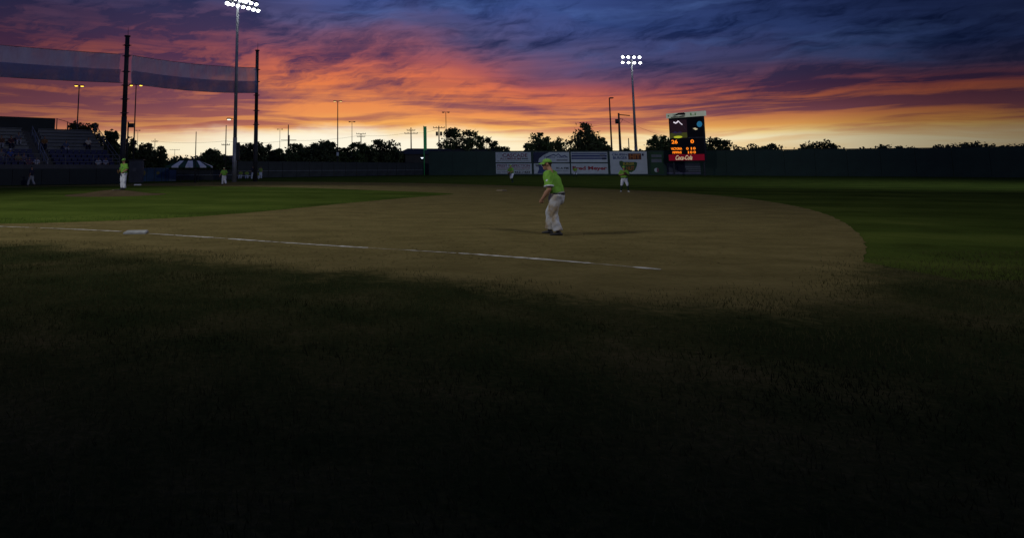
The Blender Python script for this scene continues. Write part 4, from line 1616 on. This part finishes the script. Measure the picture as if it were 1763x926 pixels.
M_cyan = mat('screen_blue', (.03, .12, .2), .5, .2, 1.0, emit=(.012, .10, .19), estr=1.0)
M_violet = mat('screen_violet', (.03, .02, .06), .5, .2, 1.0, emit=(.014, .009, .035), estr=1.0)
sb = Sign(1151, 201, 1214, 277.4, 'tall black lit scoreboard with orange numbers at the right end of the adverts', A, D, M_sb, 0.0, 'scoreboard', 'scoreboard', None)
a0, zt = sb.loc(1147.5, 196.2)
b0, _ = sb.loc(1214, 200)
_, zb0 = sb.loc(1147.5, 204.4)
MB().box(((a0 + b0) / 2, .10, (zt + zb0) / 2), (b0 - a0, .5, zt - zb0)).build('header_panel', M_hdr, sb.root)
zt_h, zb_h = zt, zb0


def hz(px, f_):
    """header-relative mark: fraction f_ of the header height from its top"""
    x, _ = sb.loc(px, 200)
    return x, zt_h + (zb_h - zt_h) * f_


def hpoly(pp, m, name):
    q = [hz(x, f_) for x, f_ in pp]
    n = len(q)
    vs = [(x, -.165, z) for x, z in q] + [(x, -.158, z) for x, z in q]
    fs = [tuple(range(n)), tuple(range(2 * n - 1, n - 1, -1))] + [(k, n + k, n + (k + 1) % n, (k + 1) % n) for k in range(n)]
    MB().add(vs, fs).build(name, m, sb.root)


hpoly([(1150.4, .38), (1153, .36), (1153.2, .66), (1150.6, .68)], M_hgreen, 'printed_shape')
hpoly([(1158, .42), (1164, .30), (1169, .05), (1179, .03), (1181.5, .35), (1180, .58), (1170, .45), (1163, .60)], M_black, 'printed_shape')
hpoly([(1155, .80), (1162, .70), (1169, .78), (1176, .62), (1181, .70), (1179, .92), (1165, .96), (1156, .95)], M_black, 'printed_shape')
for body, px0, px1 in (('Li', 1189.5, 1199.5),):
    xa, za = hz(px0, .22)
    xb, zb_ = hz(px1, .76)
    link_mesh('lettering', text_mesh(body, xb - xa, za - zb_, M_hgreen, 0, .02), sb.root, ((xa + xb) / 2, -.17, (za + zb_) / 2))
sb.rect(1153, 207.6, 1184, 237.6, M_screenp, 'video_screen')
sb.rect(1153.5, 229.6, 1183.5, 237.0, M_yeld, 'screen_picture', .040)
x_, z_ = sb.loc(1167.5, 236.2)
MB().ball((x_, -.045, z_), (.95, .010, .22), 14, 6).build('screen_picture', M_yel, sb.root)
sb.stroke([(1159.8, 210.6), (1163.6, 212.4), (1166, 210.8), (1168, 208.6)], .115, M_flash, 'screen_picture', .045)
sb.stroke([(1168, 208.6), (1171, 211.8), (1175, 215.2)], .07, M_flash, 'screen_picture', .045)
sb.stroke([(1175, 215.2), (1178.5, 219), (1181, 224)], .035, M_grey_p, 'screen_picture', .045)
sb.poly([(1158, 229), (1162, 226.5), (1167, 228.5), (1171, 226.5), (1175, 228.5), (1173, 233), (1163, 233)], M_violet, 'screen_picture', .044)
sb.stroke([(1185.5, 237.2), (1213, 236.6)], .05, M_grey_p, 'divider_line', .045)
x_, z_ = sb.loc(1204.5, 214)
MB().ball((x_, -.04, z_), (.55, .012, .55), 14, 8).build('round_emblem', M_cyan, sb.root)
sb.poly([(1193, 221.4), (1197, 220.0), (1202, 222.6), (1198, 224.4)], M_cream, 'screen_picture', .05)
sb.text('26', 1156.2, 241.4, 1167.0, 247.6, M_led, 0, .02)
sb.text('0', 1189.0, 240.6, 1195.0, 246.8, M_led, 0, .02)
sb.text('VICTORIA', 1155.6, 254.6, 1174.6, 258.2, M_led, 0, .02)
sb.text('PIPPINS', 1158.2, 261.0, 1173.8, 264.6, M_led, 0, .02)
for ch, x0, x1, y0, y1 in (('0', 1181.6, 1185.8, 254.0, 258.2), ('1', 1189.6, 1191.6, 253.8, 258.0), ('0', 1193.4, 1197.8, 253.6, 257.8),
                           ('1', 1184.6, 1186.4, 260.6, 264.8), ('0', 1188.2, 1192.4, 260.4, 264.6), ('0', 1194.0, 1198.2, 260.2, 264.4)):
    sb.text(ch, x0, y0, x1, y1, M_led, 0, .02)
sb.rect(1151.4, 266.6, 1213.6, 276.2, M_cola, 'red_band')
sb.text('Coca-Cola', 1163.2, 267.8, 1192.4, 275.4, M_cream, .45, .012)
for px in (1156, 1208):
    x_, _ = sb.loc(px, 260)
    MB().tube([(x_, .45, 0), (x_, .45, sb.zt)], .16, 8).build('support_post', M_darksteel, sb.root)
MB().box((sb.w / 2, .30, (sb.zt + sb.zb) / 2), (sb.w, .5, sb.zt - sb.zb)).build('cabinet', M_blacksteel, sb.root)


# ------------------------------------------------------------------ people
def remesh(mb, name, m, voxel, parent, smooth_it=2, noise=0.0, keep_disp=None):
    me = mb.mesh(name, m, True)
    o = bpy.data.objects.new(name, me)
    COL.objects.link(o)
    md = o.modifiers.new('r', 'REMESH')
    md.mode = 'VOXEL'
    md.voxel_size = voxel
    md.use_smooth_shade = True
    if smooth_it:
        s_ = o.modifiers.new('s', 'SMOOTH')
        s_.factor = .5
        s_.iterations = smooth_it
    dg = bpy.context.evaluated_depsgraph_get()
    new = bpy.data.meshes.new_from_object(o.evaluated_get(dg))
    bpy.data.objects.remove(o)
    bpy.data.meshes.remove(me)
    new.name = name
    if noise:
        n = len(new.vertices)
        co = np.zeros(n * 3, np.float32)
        new.vertices.foreach_get('co', co)
        co = co.reshape(-1, 3)
        nn = np.zeros(n * 3, np.float32)
        new.vertex_normals.foreach_get('vector', nn)
        nn = nn.reshape(-1, 3)
        w = np.sin(co[:, 2] * 34 + 6 * np.sin(co[:, 0] * 11) + 5 * np.sin(co[:, 1] * 9)) * np.sin(co[:, 0] * 19 + co[:, 2] * 9 + co[:, 1] * 13)
        w2 = np.sin(co[:, 2] * 17 + 4 * np.sin(co[:, 0] * 7 + 1) + 7 * co[:, 1])
        co += nn * (w * noise + w2 * noise * .9)[:, None]
        new.vertices.foreach_set('co', co.reshape(-1))
        new.update()
    new.materials.clear()
    new.materials.append(m)
    return link_mesh(name, new, parent)


def person(pos, yaw, label, J, sc=1.0, top=M_lime, bottom=M_pants, cap=M_limecap, shoe=M_shoe, sock=None, glove=None, voxel=.026,
           hair=False, piping=False, sleeve=.92, cat='person', belt=True, group=None, letters=None, facedetail=False, bulk=1.0):
    """J: joints, forward = +Y, right = +X.  head, neck, chest, belly, pelvis, sho/elb/wri/hip/kne/ank/toe L,R"""
    root = thing('person', label, cat, pos, yaw, group)
    root.scale = (sc, sc, sc)
    V = {k: Vector(v) for k, v in J.items()}
    body, jer, tro = MB(), MB(), MB()
    hd = V['head']
    look = V.get('look', Vector((0, 1, 0))).normalized()
    hq = look.to_track_quat('Y', 'Z').to_matrix()

    def hp(x, y, z):
        return hd + hq @ Vector((x, y, z))
    # head
    body.ball(hp(0, -.008, .035), (.078, .098, .088), 14, 10, rot=hq)
    body.tube([hp(0, .02, .02), hp(0, .035, -.06), hp(0, .045, -.10)], [(.066, .075), (.055, .062), (.036, .038)], 10, dome=True)
    body.tube([hp(0, .092, .02), hp(0, .112, -.022)], [.010, .017], 6, dome=True)       # nose
    body.ball(hp(0, .088, -.062), (.026, .014, .009), 8, 5, rot=hq)                      # lips
    body.ball(hp(0, .080, -.098), (.024, .02, .018), 8, 5, rot=hq)                       # chin
    body.ball(hp(0, .088, .030), (.045, .012, .010), 8, 5, rot=hq)                       # brow
    for s in (-1, 1):
        body.ball(hp(s * .080, -.005, .0), (.012, .024, .034), 8, 6, rot=hq)
    nk = V['neck']
    body.tube([nk + Vector((0, -.01, -.06)), nk, hp(0, -.02, -.03)], [.066, .058, .058], 10, dome=True)
    # trunk
    shl, shr = V['shoL'], V['shoR']
    side = (shr - shl).normalized()
    ch, be, pe = V['chest'], V['belly'], V['pelvis']
    hips = (V['hipR'] - V['hipL']).normalized()
    body.tube([pe, be, ch, nk + Vector((0, 0, -.06))], [(.145, .105), (.135, .10), (.165, .115), (.10, .08)], 14, fdir=side, dome=True)
    jer.tube([pe + Vector((0, 0, -.02)), be, ch, (shl + shr) / 2 + Vector((0, 0, -.02)), nk + Vector((0, 0, -.035))], [(.185 * bulk, .148 * bulk), (.188 * bulk, .155 * bulk), (.21 * bulk, .152 * bulk), (.19 * bulk, .115 * bulk), (.085, .08)], 16, fdir=side, dome=False)
    if belt:
        bl = MB().tube([pe + Vector((0, 0, -.035)), pe + Vector((0, 0, .012))], [(.190 * bulk, .153 * bulk), (.190 * bulk, .153 * bulk)], 18, fdir=hips)
        bl.build('belt', M_shoe, root, True)
    tro.tube([pe + Vector((0, 0, .005)), pe + Vector((0, 0, -.07)), (V['hipL'] + V['hipR']) / 2 + Vector((0, -.005, -.06))], [(.178 * bulk, .142 * bulk), (.190 * bulk, .155 * bulk), (.172 * bulk, .142 * bulk)], 16, fdir=hips, dome=True)
    for s in 'LR':
        sh, eb, wr = V['sho' + s], V['elb' + s], V['wri' + s]
        body.tube([sh, sh.lerp(eb, .5), eb, eb.lerp(wr, .35), wr], [.056 * bulk, .052 * bulk, .045 * bulk, .047 * bulk, .031 * bulk], 10, dome=True)
        sl = sh.lerp(eb, sleeve)
        jer.tube([sh.lerp((shl + shr) / 2, .45), sh, sh.lerp(eb, .45), sl], [.088 * bulk, .088 * bulk, .086 * bulk, .092 * bulk], 12, dome=False)
        if piping:
            pd = (eb - sh).normalized()
            MB().tube([sl - pd * .012, sl + pd * .012], [.096 * bulk, .096 * bulk], 14).build('sleeve_piping', M_pants, root, True)
        # hand: palm, four fingers and a thumb
        dirn = V.get('hand' + s, (wr - eb)).normalized()
        pn = V.get('palm' + s, Vector((1 if s == 'L' else -1, 0, 0)))
        pn = (pn - dirn * pn.dot(dirn)).normalized()
        ax = dirn.cross(pn)
        if (s == 'L') == (glove != 'R') and glove and s == glove:
            pass
        if glove == s:
            gl = MB()
            c = wr + dirn * .10
            gl.ball(c, (.085, .05, .105), 12, 8, rot=Matrix((ax, pn, dirn)).transposed())
            for k in range(4):
                o_ = ax * (.062 - k * .038)
                gl.tube([wr + dirn * .12 + o_, wr + dirn * .20 + o_ * 1.15 + pn * .02, wr + dirn * .255 + o_ * 1.1 + pn * .06], [.028, .026, .021], 8, dome=True)
            gl.tube([wr + dirn * .06 + ax * .07, wr + dirn * .14 + ax * .125 + pn * .02, wr + dirn * .20 + ax * .12 + pn * .05], [.032, .029, .022], 8, dome=True)
            gl.tube([wr + dirn * .13 + ax * .10, wr + dirn * .20 + ax * .085 + pn * .03], [.02, .02], 6, dome=True)
            remesh(gl, 'glove', M_glove, .014 if voxel < .02 else .024, root, 1)
        palm_c = wr + dirn * .052
        body.tube([wr, wr + dirn * .045, wr + dirn * .088], [(.030, .021), (.041, .017), (.040, .014)], 10, fdir=ax, dome=True)
        tsg = 1.0
        for k, ln in enumerate((.072, .082, .076, .058)):
            o_ = ax * ((1.5 - k) * .0205) * tsg
            b0 = wr + dirn * .088 + o_
            body.tube([b0 - dirn * .01, b0 + dirn * ln * .42 + pn * .012, b0 + dirn * ln * .58 + pn * .036, b0 + dirn * ln * .36 + pn * .056],
                      [.0098, .0094, .0086, .0078], 7, dome=True)
        t0 = wr + dirn * .03 + ax * .032 * tsg
        body.tube([t0, t0 + dirn * .030 + ax * .026 * tsg + pn * .008, t0 + dirn * .062 + ax * .030 * tsg + pn * .026], [.0135, .0118, .0095], 7, dome=True)
        # legs
        hp_, kn, an, toe = V['hip' + s], V['kne' + s], V['ank' + s], V['toe' + s]
        body.tube([hp_, kn, kn.lerp(an, .35), an], [.082, .056, .058, .040], 10, dome=True)
        if sock:
            cut = kn.lerp(an, .18)
            tro.tube([hp_ + Vector((0, 0, .02)), hp_.lerp(kn, .5), kn, cut], [.112, .104, .088, .078], 12)
            so = MB().tube([kn.lerp(an, .14), kn.lerp(an, .4), an + Vector((0, 0, -.01))], [.064, .068, .046], 10, dome=True)
            so.build('sock', sock, root, True)
        else:
            lowe = kn.lerp(an, .93)
            tro.tube([hp_ + Vector((0, 0, .02)), hp_.lerp(kn, .5), kn, kn.lerp(an, .5), lowe], [.118 * bulk, .112 * bulk, .093 * bulk, .088 * bulk, .088 * bulk], 12)
        sd = (toe - an)
        sd.z = 0
        sd.normalize()
        up = Vector((0, 0, 1))
        heel = an - sd * .055
        heel.z = an.z - .045
        sh_ = MB()
        sxx = sd.cross(up)
        sh_.tube([heel, an + Vector((0, 0, -.035)), an + sd * .10 + Vector((0, 0, -.052)), an + sd * .185 + Vector((0, 0, -.062))],
                 [(.036, .040), (.043, .045), (.046, .034), (.034, .022)], 10, fdir=sxx, dome=True)
        sh_.tube([an + Vector((0, 0, -.04)), an + Vector((0, 0, .02))], [.045, .05], 10)
        remesh(sh_, 'shoe', shoe, .014 if voxel < .02 else .022, root, 1)
    vb = voxel
    remesh(body, 'body', M_skin, min(vb, .02) if voxel < .02 else vb, root, 1)
    remesh(jer, 'jersey', top, vb, root, 3, .007)
    remesh(tro, 'trousers', bottom, vb, root, 3, .007)
    # cap or hair
    if cap:
        cm = MB()
        vs, fs = [], []
        nA_, nR_ = 16, 6
        for i in range(nR_ + 1):
            t = i / nR_ * PI / 2
            for k in range(nA_):
                a = 2 * PI * k / nA_
                vs.append(hp(math.cos(a) * .092 * math.cos(t) ** .8, -.008 + math.sin(a) * .112 * math.cos(t) ** .8, .045 + .088 * math.sin(t)))
        for i in range(nR_):
            for k in range(nA_):
                fs.append((i * nA_ + k, i * nA_ + (k + 1) % nA_, (i + 1) * nA_ + (k + 1) % nA_, (i + 1) * nA_ + k))
        fs.append(tuple(range(nA_ - 1, -1, -1)))
        cm.add(vs, fs)
        co = cm.build('cap', cap, root, True)
        br = MB()
        vs = []
        for i in range(5):
            for k in range(9):
                a = math.radians(25 + 130 * k / 8)
                rr_ = 1.0 + i * .19
                vs.append(hp(math.cos(a) * .092 * (1 + i * .02), -.008 + math.sin(a) * (.110 + i * .024), .052 - i * .006 - abs(k - 4) * .0035))
        n0 = len(vs)
        vs += [v + Vector((0, 0, -.008)) for v in vs]
        fs = []
        for i in range(4):
            for k in range(8):
                a_ = i * 9 + k
                fs.append((a_, a_ + 1, a_ + 10, a_ + 9))
                fs.append((n0 + a_ + 9, n0 + a_ + 10, n0 + a_ + 1, n0 + a_))
        br.add(vs, fs)
        br.build('brim', cap, co, True)
        MB().ball(hp(0, -.008, .133), .009, 6, 4).build('button', cap, co)
    if cap is None or hair:
        hm = MB()
        hm.ball(hp(0, -.028, .035), (.083, .090, .072) if cap else (.086, .10, .098), 12, 8, rot=hq)
        hm.tube([hp(0, -.06, .02), hp(0, -.072, -.05)], [(.066, .035), (.052, .022)], 10, fdir=hq @ Vector((1, 0, 0)), dome=True)
        hm.build('hair', M_hair, root, True)
    if facedetail:
        for s in (-1, 1):
            MB().ball(hp(s * .032, .086, .012), (.011, .007, .006), 8, 6, rot=hq).build('eye', M_white, root, True)
    if letters:
        letters(root, V)
    return root


def pose(**kw):
    J = dict(head=(0, .03, 1.66), neck=(0, 0, 1.50), chest=(0, .005, 1.30), belly=(0, 0, 1.10), pelvis=(0, 0, .97),
             shoL=(-.19, 0, 1.42), shoR=(.19, 0, 1.42), elbL=(-.27, -.03, 1.14), elbR=(.27, -.03, 1.14), wriL=(-.27, .08, .90), wriR=(.27, .08, .90),
             hipL=(-.095, 0, .92), hipR=(.095, 0, .92), kneL=(-.12, .03, .50), kneR=(.12, .03, .50), ankL=(-.13, -.02, .085), ankR=(.13, -.02, .085),
             toeL=(-.17, .15, .03), toeR=(.17, .15, .03), look=(0, 1, 0))
    J.update(kw)
    return J


YAW_LEFT = PI / 2          # faces -X, i.e. toward home plate


def face(dx, dy):
    return math.atan2(-dx, dy)


def plate_mark(root, V):
    # small sleeve patch on the near arm
    p = V['shoL'].lerp(V['elbL'], .45) + Vector((-.083, 0, 0))
    MB().ball(p, (.006, .03, .04), 8, 6).build('sleeve_patch', M_pants, root)


# the nearest fielder: half turned away, knees soft, bare arm hanging forward
P1 = gnd(953, 404.6)
person(P1, face(-.80, .60), 'lime-capped fielder standing largest and nearest on the dirt at right, facing home', pose(
    head=(0, .095, 1.61), neck=(0, .02, 1.458), chest=(0, -.03, 1.25), belly=(0, -.075, 1.06), pelvis=(0, -.115, .955),
    shoL=(-.215, .01, 1.385), shoR=(.215, .04, 1.385), elbL=(-.285, -.045, 1.045), wriL=(-.265, .125, .83), elbR=(.31, .06, 1.10), wriR=(.16, .15, .98),
    hipL=(-.10, -.115, .90), hipR=(.10, -.105, .90), kneL=(-.14, -.05, .49), kneR=(.15, .11, .50), ankL=(-.13, -.17, .085), ankR=(.17, .15, .085),
    toeL=(-.20, .0, .03), toeR=(.20, .33, .03), look=(-.42, .9, -.06), palmL=(1, .2, 0), palmR=(-1, 0, 0)),
    sc=1.035, voxel=.0155, hair=True, piping=True, facedetail=True, letters=plate_mark, sleeve=.80, bulk=1.17, bottom=M_stained)


def chest_text(root, V):
    c = V['chest']
    mp = mat('dark_team_lettering', (.03, .10, .14), .8, .1, 3.0)
    me = text_mesh('PIPPINS', .27, .075, mp, .1, .03, .004)
    link_mesh('lettering', me, root, (c.x, c.y + .152, c.z - .02), (0, 0, PI))


P2 = gnd(212.5, 332.8)
P2.z = .275
person(gnd(212, 327.0, .27), face(-.62, -.78), 'lime-shirted pitcher standing on the mound with his glove at his waist', pose(
    elbL=(-.27, -.02, 1.16), elbR=(.30, -.02, 1.14), wriR=(.12, .24, 1.05), wriL=(-.24, .20, 1.02), kneL=(-.11, .03, .50), kneR=(.12, .02, .50), ankL=(-.11, 0, .085), ankR=(.13, -.02, .085), look=(-.25, 1, -.02)),
    sc=1.03, glove='R', hair=True, letters=chest_text, voxel=.024, bulk=1.12)

person(gnd(385.5, 318.8), face(-.45, .89), 'lime-shirted fielder walking away on the far dirt strip in the middle distance', pose(
    head=(0, .06, 1.62), elbL=(-.32, .0, 1.14), wriL=(-.42, .10, .93), elbR=(.28, -.03, 1.16), wriR=(.20, .12, .95), kneL=(-.10, .10, .50), ankL=(-.10, .16, .085), toeL=(-.12, .32, .05),
    kneR=(.11, -.02, .50), ankR=(.12, -.26, .12), toeR=(.14, -.12, .03), look=(0, 1, -.1)), sc=.90, cap=mat('white_lime_cap', (.42, .52, .26), .8, .1, 9.0), glove='R', voxel=.028, bulk=1.15)

person(gnd(881.5, 314.4), face(-.75, -.45), 'small lime-shirted fielder with dark socks, mid-stride before the phone-number advert', pose(
    head=(0, .14, 1.58), neck=(0, .09, 1.44), chest=(0, .06, 1.25), belly=(0, .01, 1.06), pelvis=(0, -.04, .94), shoL=(-.19, .08, 1.36), shoR=(.19, .08, 1.36),
    elbL=(-.32, .20, 1.08), wriL=(-.20, .38, .98), elbR=(.33, .18, 1.10), wriR=(.22, .36, 1.0), hipL=(-.10, -.04, .88), hipR=(.10, -.04, .88), kneL=(-.16, .16, .50), kneR=(.18, -.02, .46),
    ankL=(-.15, .06, .085), ankR=(.22, -.34, .12), toeL=(-.17, .24, .03), toeR=(.26, -.2, .03)), sc=1.08, sock=M_sock, glove='L', voxel=.03, bulk=1.18)

person(gnd(1076, 330.6), face(-.30, -.94), 'lime-shirted fielder in knee-length white trousers and white shoes left of the scoreboard', pose(
    elbL=(-.30, .04, 1.16), wriL=(-.14, .26, 1.25), elbR=(.30, .05, 1.16), wriR=(.06, .28, 1.22), kneL=(-.17, .05, .50), kneR=(.19, .04, .50), ankL=(-.22, -.02, .085), ankR=(.24, -.05, .085),
    toeL=(-.28, .14, .03), toeR=(.30, .12, .03), look=(-.3, 1, 0)), sc=.94, sock=M_sock, shoe=M_shoew, glove='L', voxel=.028, bulk=1.2)

person(gnd(990.5, 305.2), face(-.2, -.98), 'tiny distant outfielder in white trousers in front of the bold red word advert', pose(
    head=(0, .16, 1.55), neck=(0, .10, 1.42), chest=(0, .06, 1.23), shoL=(-.19, .08, 1.33), shoR=(.19, .08, 1.33), elbL=(-.28, .12, 1.08), wriL=(-.18, .28, .92), elbR=(.28, .12, 1.08), wriR=(.18, .28, .92),
    kneL=(-.2, .08, .5), kneR=(.2, .08, .5), ankL=(-.22, 0, .085), ankR=(.22, 0, .085)), sc=1.0, top=mat('dull_lime_jersey', (.16, .30, .03), .8, .1, 7.0), cap=mat('olive_cap', (.10, .15, .03), .8, .1, 9.0), sock=M_sock, glove='L', voxel=.034)

person(gnd(53.5, 320.6), face(-.72, .3), 'person in a dark top and grey trousers striding before the black padded wall', pose(
    kneL=(-.10, .20, .50), ankL=(-.10, .30, .085), toeL=(-.10, .47, .04), kneR=(.10, -.06, .50), ankR=(.12, -.30, .13), toeR=(.12, -.15, .04), elbL=(-.26, -.12, 1.16), wriL=(-.25, -.02, .93), elbR=(.26, .12, 1.16), wriR=(.22, .28, 1.0)),
    sc=.93, top=M_darktop, bottom=M_greyp, cap=mat('dark_cap', (.02, .02, .03), .8, .1, 9.0), voxel=.03)

SIT = dict(pelvis=(0, 0, .52), belly=(0, .01, .66), chest=(0, .04, .86), neck=(0, .07, 1.06), head=(0, .12, 1.21), shoL=(-.19, .05, .98), shoR=(.19, .05, .98),
           hipL=(-.10, .02, .50), hipR=(.10, .02, .50), kneL=(-.15, .42, .50), kneR=(.15, .42, .50), ankL=(-.15, .40, .085), ankR=(.15, .40, .085), toeL=(-.18, .57, .03), toeR=(.18, .57, .03),
           elbL=(-.27, .10, .74), elbR=(.27, .10, .74), wriL=(-.15, .32, .60), wriR=(.15, .32, .60))

# bullpen: bench, two sitting, two standing
bpos = gnd(424, 308.4)
root = thing('bullpen_bench', 'long white bench in front of the dark fence at the bullpen', 'bench', (bpos.x, bpos.y, 0), 0.1)
MB().box((0, 0, .44), (2.4, .34, .05)).build('seat', M_white, root)
for x in (-1.05, 1.05):
    for y in (-.12, .12):
        MB().box((x, y, .208), (.06, .06, .416)).build('leg', M_steel, root)
for k, (dx, lab) in enumerate(((-.75, 'lime-shirted player sitting at the left end of the white bullpen bench'), (.05, 'lime-shirted player sitting in the middle of the white bullpen bench'))):
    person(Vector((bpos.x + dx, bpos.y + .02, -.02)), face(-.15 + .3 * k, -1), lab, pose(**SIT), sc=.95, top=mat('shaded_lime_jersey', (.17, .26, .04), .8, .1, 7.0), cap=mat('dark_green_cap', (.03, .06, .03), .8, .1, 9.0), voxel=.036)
q = gnd(435.5, 309.6)
person(q, face(-.3, .95), 'standing player in a dark jacket and white trousers right of the bullpen bench', pose(kneL=(-.15, .03, .5), ankL=(-.17, 0, .085), kneR=(.15, .03, .5), ankR=(.18, 0, .085)), sc=1.0, top=M_darktop, cap=MATS['dark_green_cap'], voxel=.034)
q = gnd(448.5, 308.4)
person(q, face(.5, -.8), 'rightmost bullpen player, lime-shirted and standing with a raised elbow', pose(elbR=(.34, .06, 1.24), wriR=(.14, .20, 1.30)), sc=.98, top=MATS['shaded_lime_jersey'], cap=MATS['dark_green_cap'], voxel=.034)
q = gnd(443, 309.4)
person(Vector((q.x, q.y, 0)), face(-.2, -1), 'crouching player in white trousers between the two standing bullpen players', pose(
    pelvis=(0, -.12, .42), belly=(0, -.05, .55), chest=(0, .04, .74), neck=(0, .10, .92), head=(0, .15, 1.06), shoL=(-.19, .08, .86), shoR=(.19, .08, .86), hipL=(-.11, -.10, .40), hipR=(.11, -.10, .40),
    kneL=(-.24, .26, .50), kneR=(.24, .26, .50), ankL=(-.2, .02, .085), ankR=(.2, .02, .085), toeL=(-.26, .18, .03), toeR=(.26, .18, .03), elbL=(-.28, .2, .62), elbR=(.28, .2, .62), wriL=(-.14, .36, .55), wriR=(.14, .36, .55)), sc=.95, top=MATS['shaded_lime_jersey'], cap=MATS['dark_green_cap'], voxel=.034)
# people under and beside the canopy
CH_LAB = {307: 'dark folding chair under the left half of the striped canopy', 335: 'dark folding chair under the middle of the striped canopy',
          354: 'dark folding chair under the right edge of the striped canopy', 401: 'dark folding chair at the foot of the left floodlight tower'}
for px, py, top_, lab in ((307, 311, (.10, .09, .10), 'dim seated figure in a grey top under the left half of the striped canopy'),
                          (335, 311, (.22, .20, .19), 'dim seated figure in a pale top under the middle of the striped canopy'),
                          (354, 311, (.09, .035, .17), 'dim seated figure in a purple top under the right edge of the striped canopy'),
                          (401, 309, (.05, .03, .09), 'dim seated figure in a dark purple top at the foot of the left floodlight tower')):
    p = gnd(px, py)
    p = Vector((p.x * 1.03, p.y * 1.03, 0))
    yw = face(random.uniform(-.5, .5), -1)
    chair = thing('folding_chair', CH_LAB[px], 'chair', p, yw, 'folding chairs by the canopy')
    MB().box((0, .08, .415), (.44, .42, .03)).build('seat', M_darksteel, chair)
    MB().box((0, -.20, .70), (.44, .03, .34)).build('backrest', M_darksteel, chair)
    for lx in (-.2, .2):
        for ly in (-.16, .26):
            MB().box((lx, ly, .2), (.03, .03, .4)).build('leg', M_darksteel, chair)
    person(p + Vector((0, 0, .02)), yw, lab, pose(**SIT), sc=.97, top=mat('top_%d' % px, top_, .85, .15, 7.0), bottom=M_darktop, cap=None, voxel=.04)

# spectators in the grandstand: (row, photograph px, colour, label)
def seat_spot(row, px):
    y = 1.4 + row * .85 + (.36 if row < 4 else .40)
    # x along the row that is seen at px
    t = (px - CX) / F
    bx, by = S0.x + ub.x * y, S0.y + ub.y * y
    # bx + ur.x*x = t*cos*(by + ur.y*x)
    zt_ = 1.42 + row * .375
    x = (t * by - bx) / (ur.x - t * ur.y)
    p = S0 + ur * x + ub * y
    return Vector((p.x, p.y, zt_))


SPECT = [
    (5, 4, (.10, .05, .03), 'spectator in a brown top high in the stand at the far left'),
    (5, 20, (.06, .02, .03), 'spectator in a dark maroon top high in the stand by the left aisle'),
    (6, 33, (.10, .10, .13), 'spectator in a grey top on the upper benches below the black rear wall'),
    (2, 20, (.035, .07, .26), 'spectator in a blue top and white cap low in the left of the stand'),
    (2, 5, (.14, .14, .16), 'spectator in a light grey top low at the far left of the stand'),
    (1, 35, (.17, .14, .08), 'spectator in a khaki top in the front seats left of the aisle'),
    (1, 44, (.12, .10, .14), 'spectator in a mauve top in the front seats left of the aisle'),
    (0, 54, (.12, .06, .10), 'spectator in a plum top in the very front seats left of the aisle'),
    (0, 66, (.42, .42, .46), 'spectator in a white top beside the aisle foot'),
    (5, 78, (.16, .08, .03), 'spectator in a rust top just right of the aisle handrail'),
    (4, 115, (.06, .08, .15), 'spectator in a navy top alone on the middle benches'),
    (5, 153, (.45, .43, .38), 'spectator in a cream top near the right end railing'),
    (0, 172, (.40, .42, .48), 'spectator in a pale top in the front seats near the pitcher'),
    (0, 184, (.30, .32, .42), 'spectator in a pale blue top rightmost in the front seats'),
]
proto = {}
for i, (row, px, colr, lab) in enumerate(SPECT):
    p = seat_spot(row, px)
    off = .30 if row < 4 else .50
    cap_m = M_shoew if 'white cap' in lab else None
    base_r = person(p + Vector((0, 0, off - .46)), PHI + PI + random.uniform(-.3, .3), lab, pose(**SIT), sc=.97, top=mat('spectator_top_%d' % i, colr, .85, .15, 7.0), bottom=M_darktop if i % 2 else M_greyp, cap=cap_m, voxel=.042, belt=False, group='spectators in the grandstand')
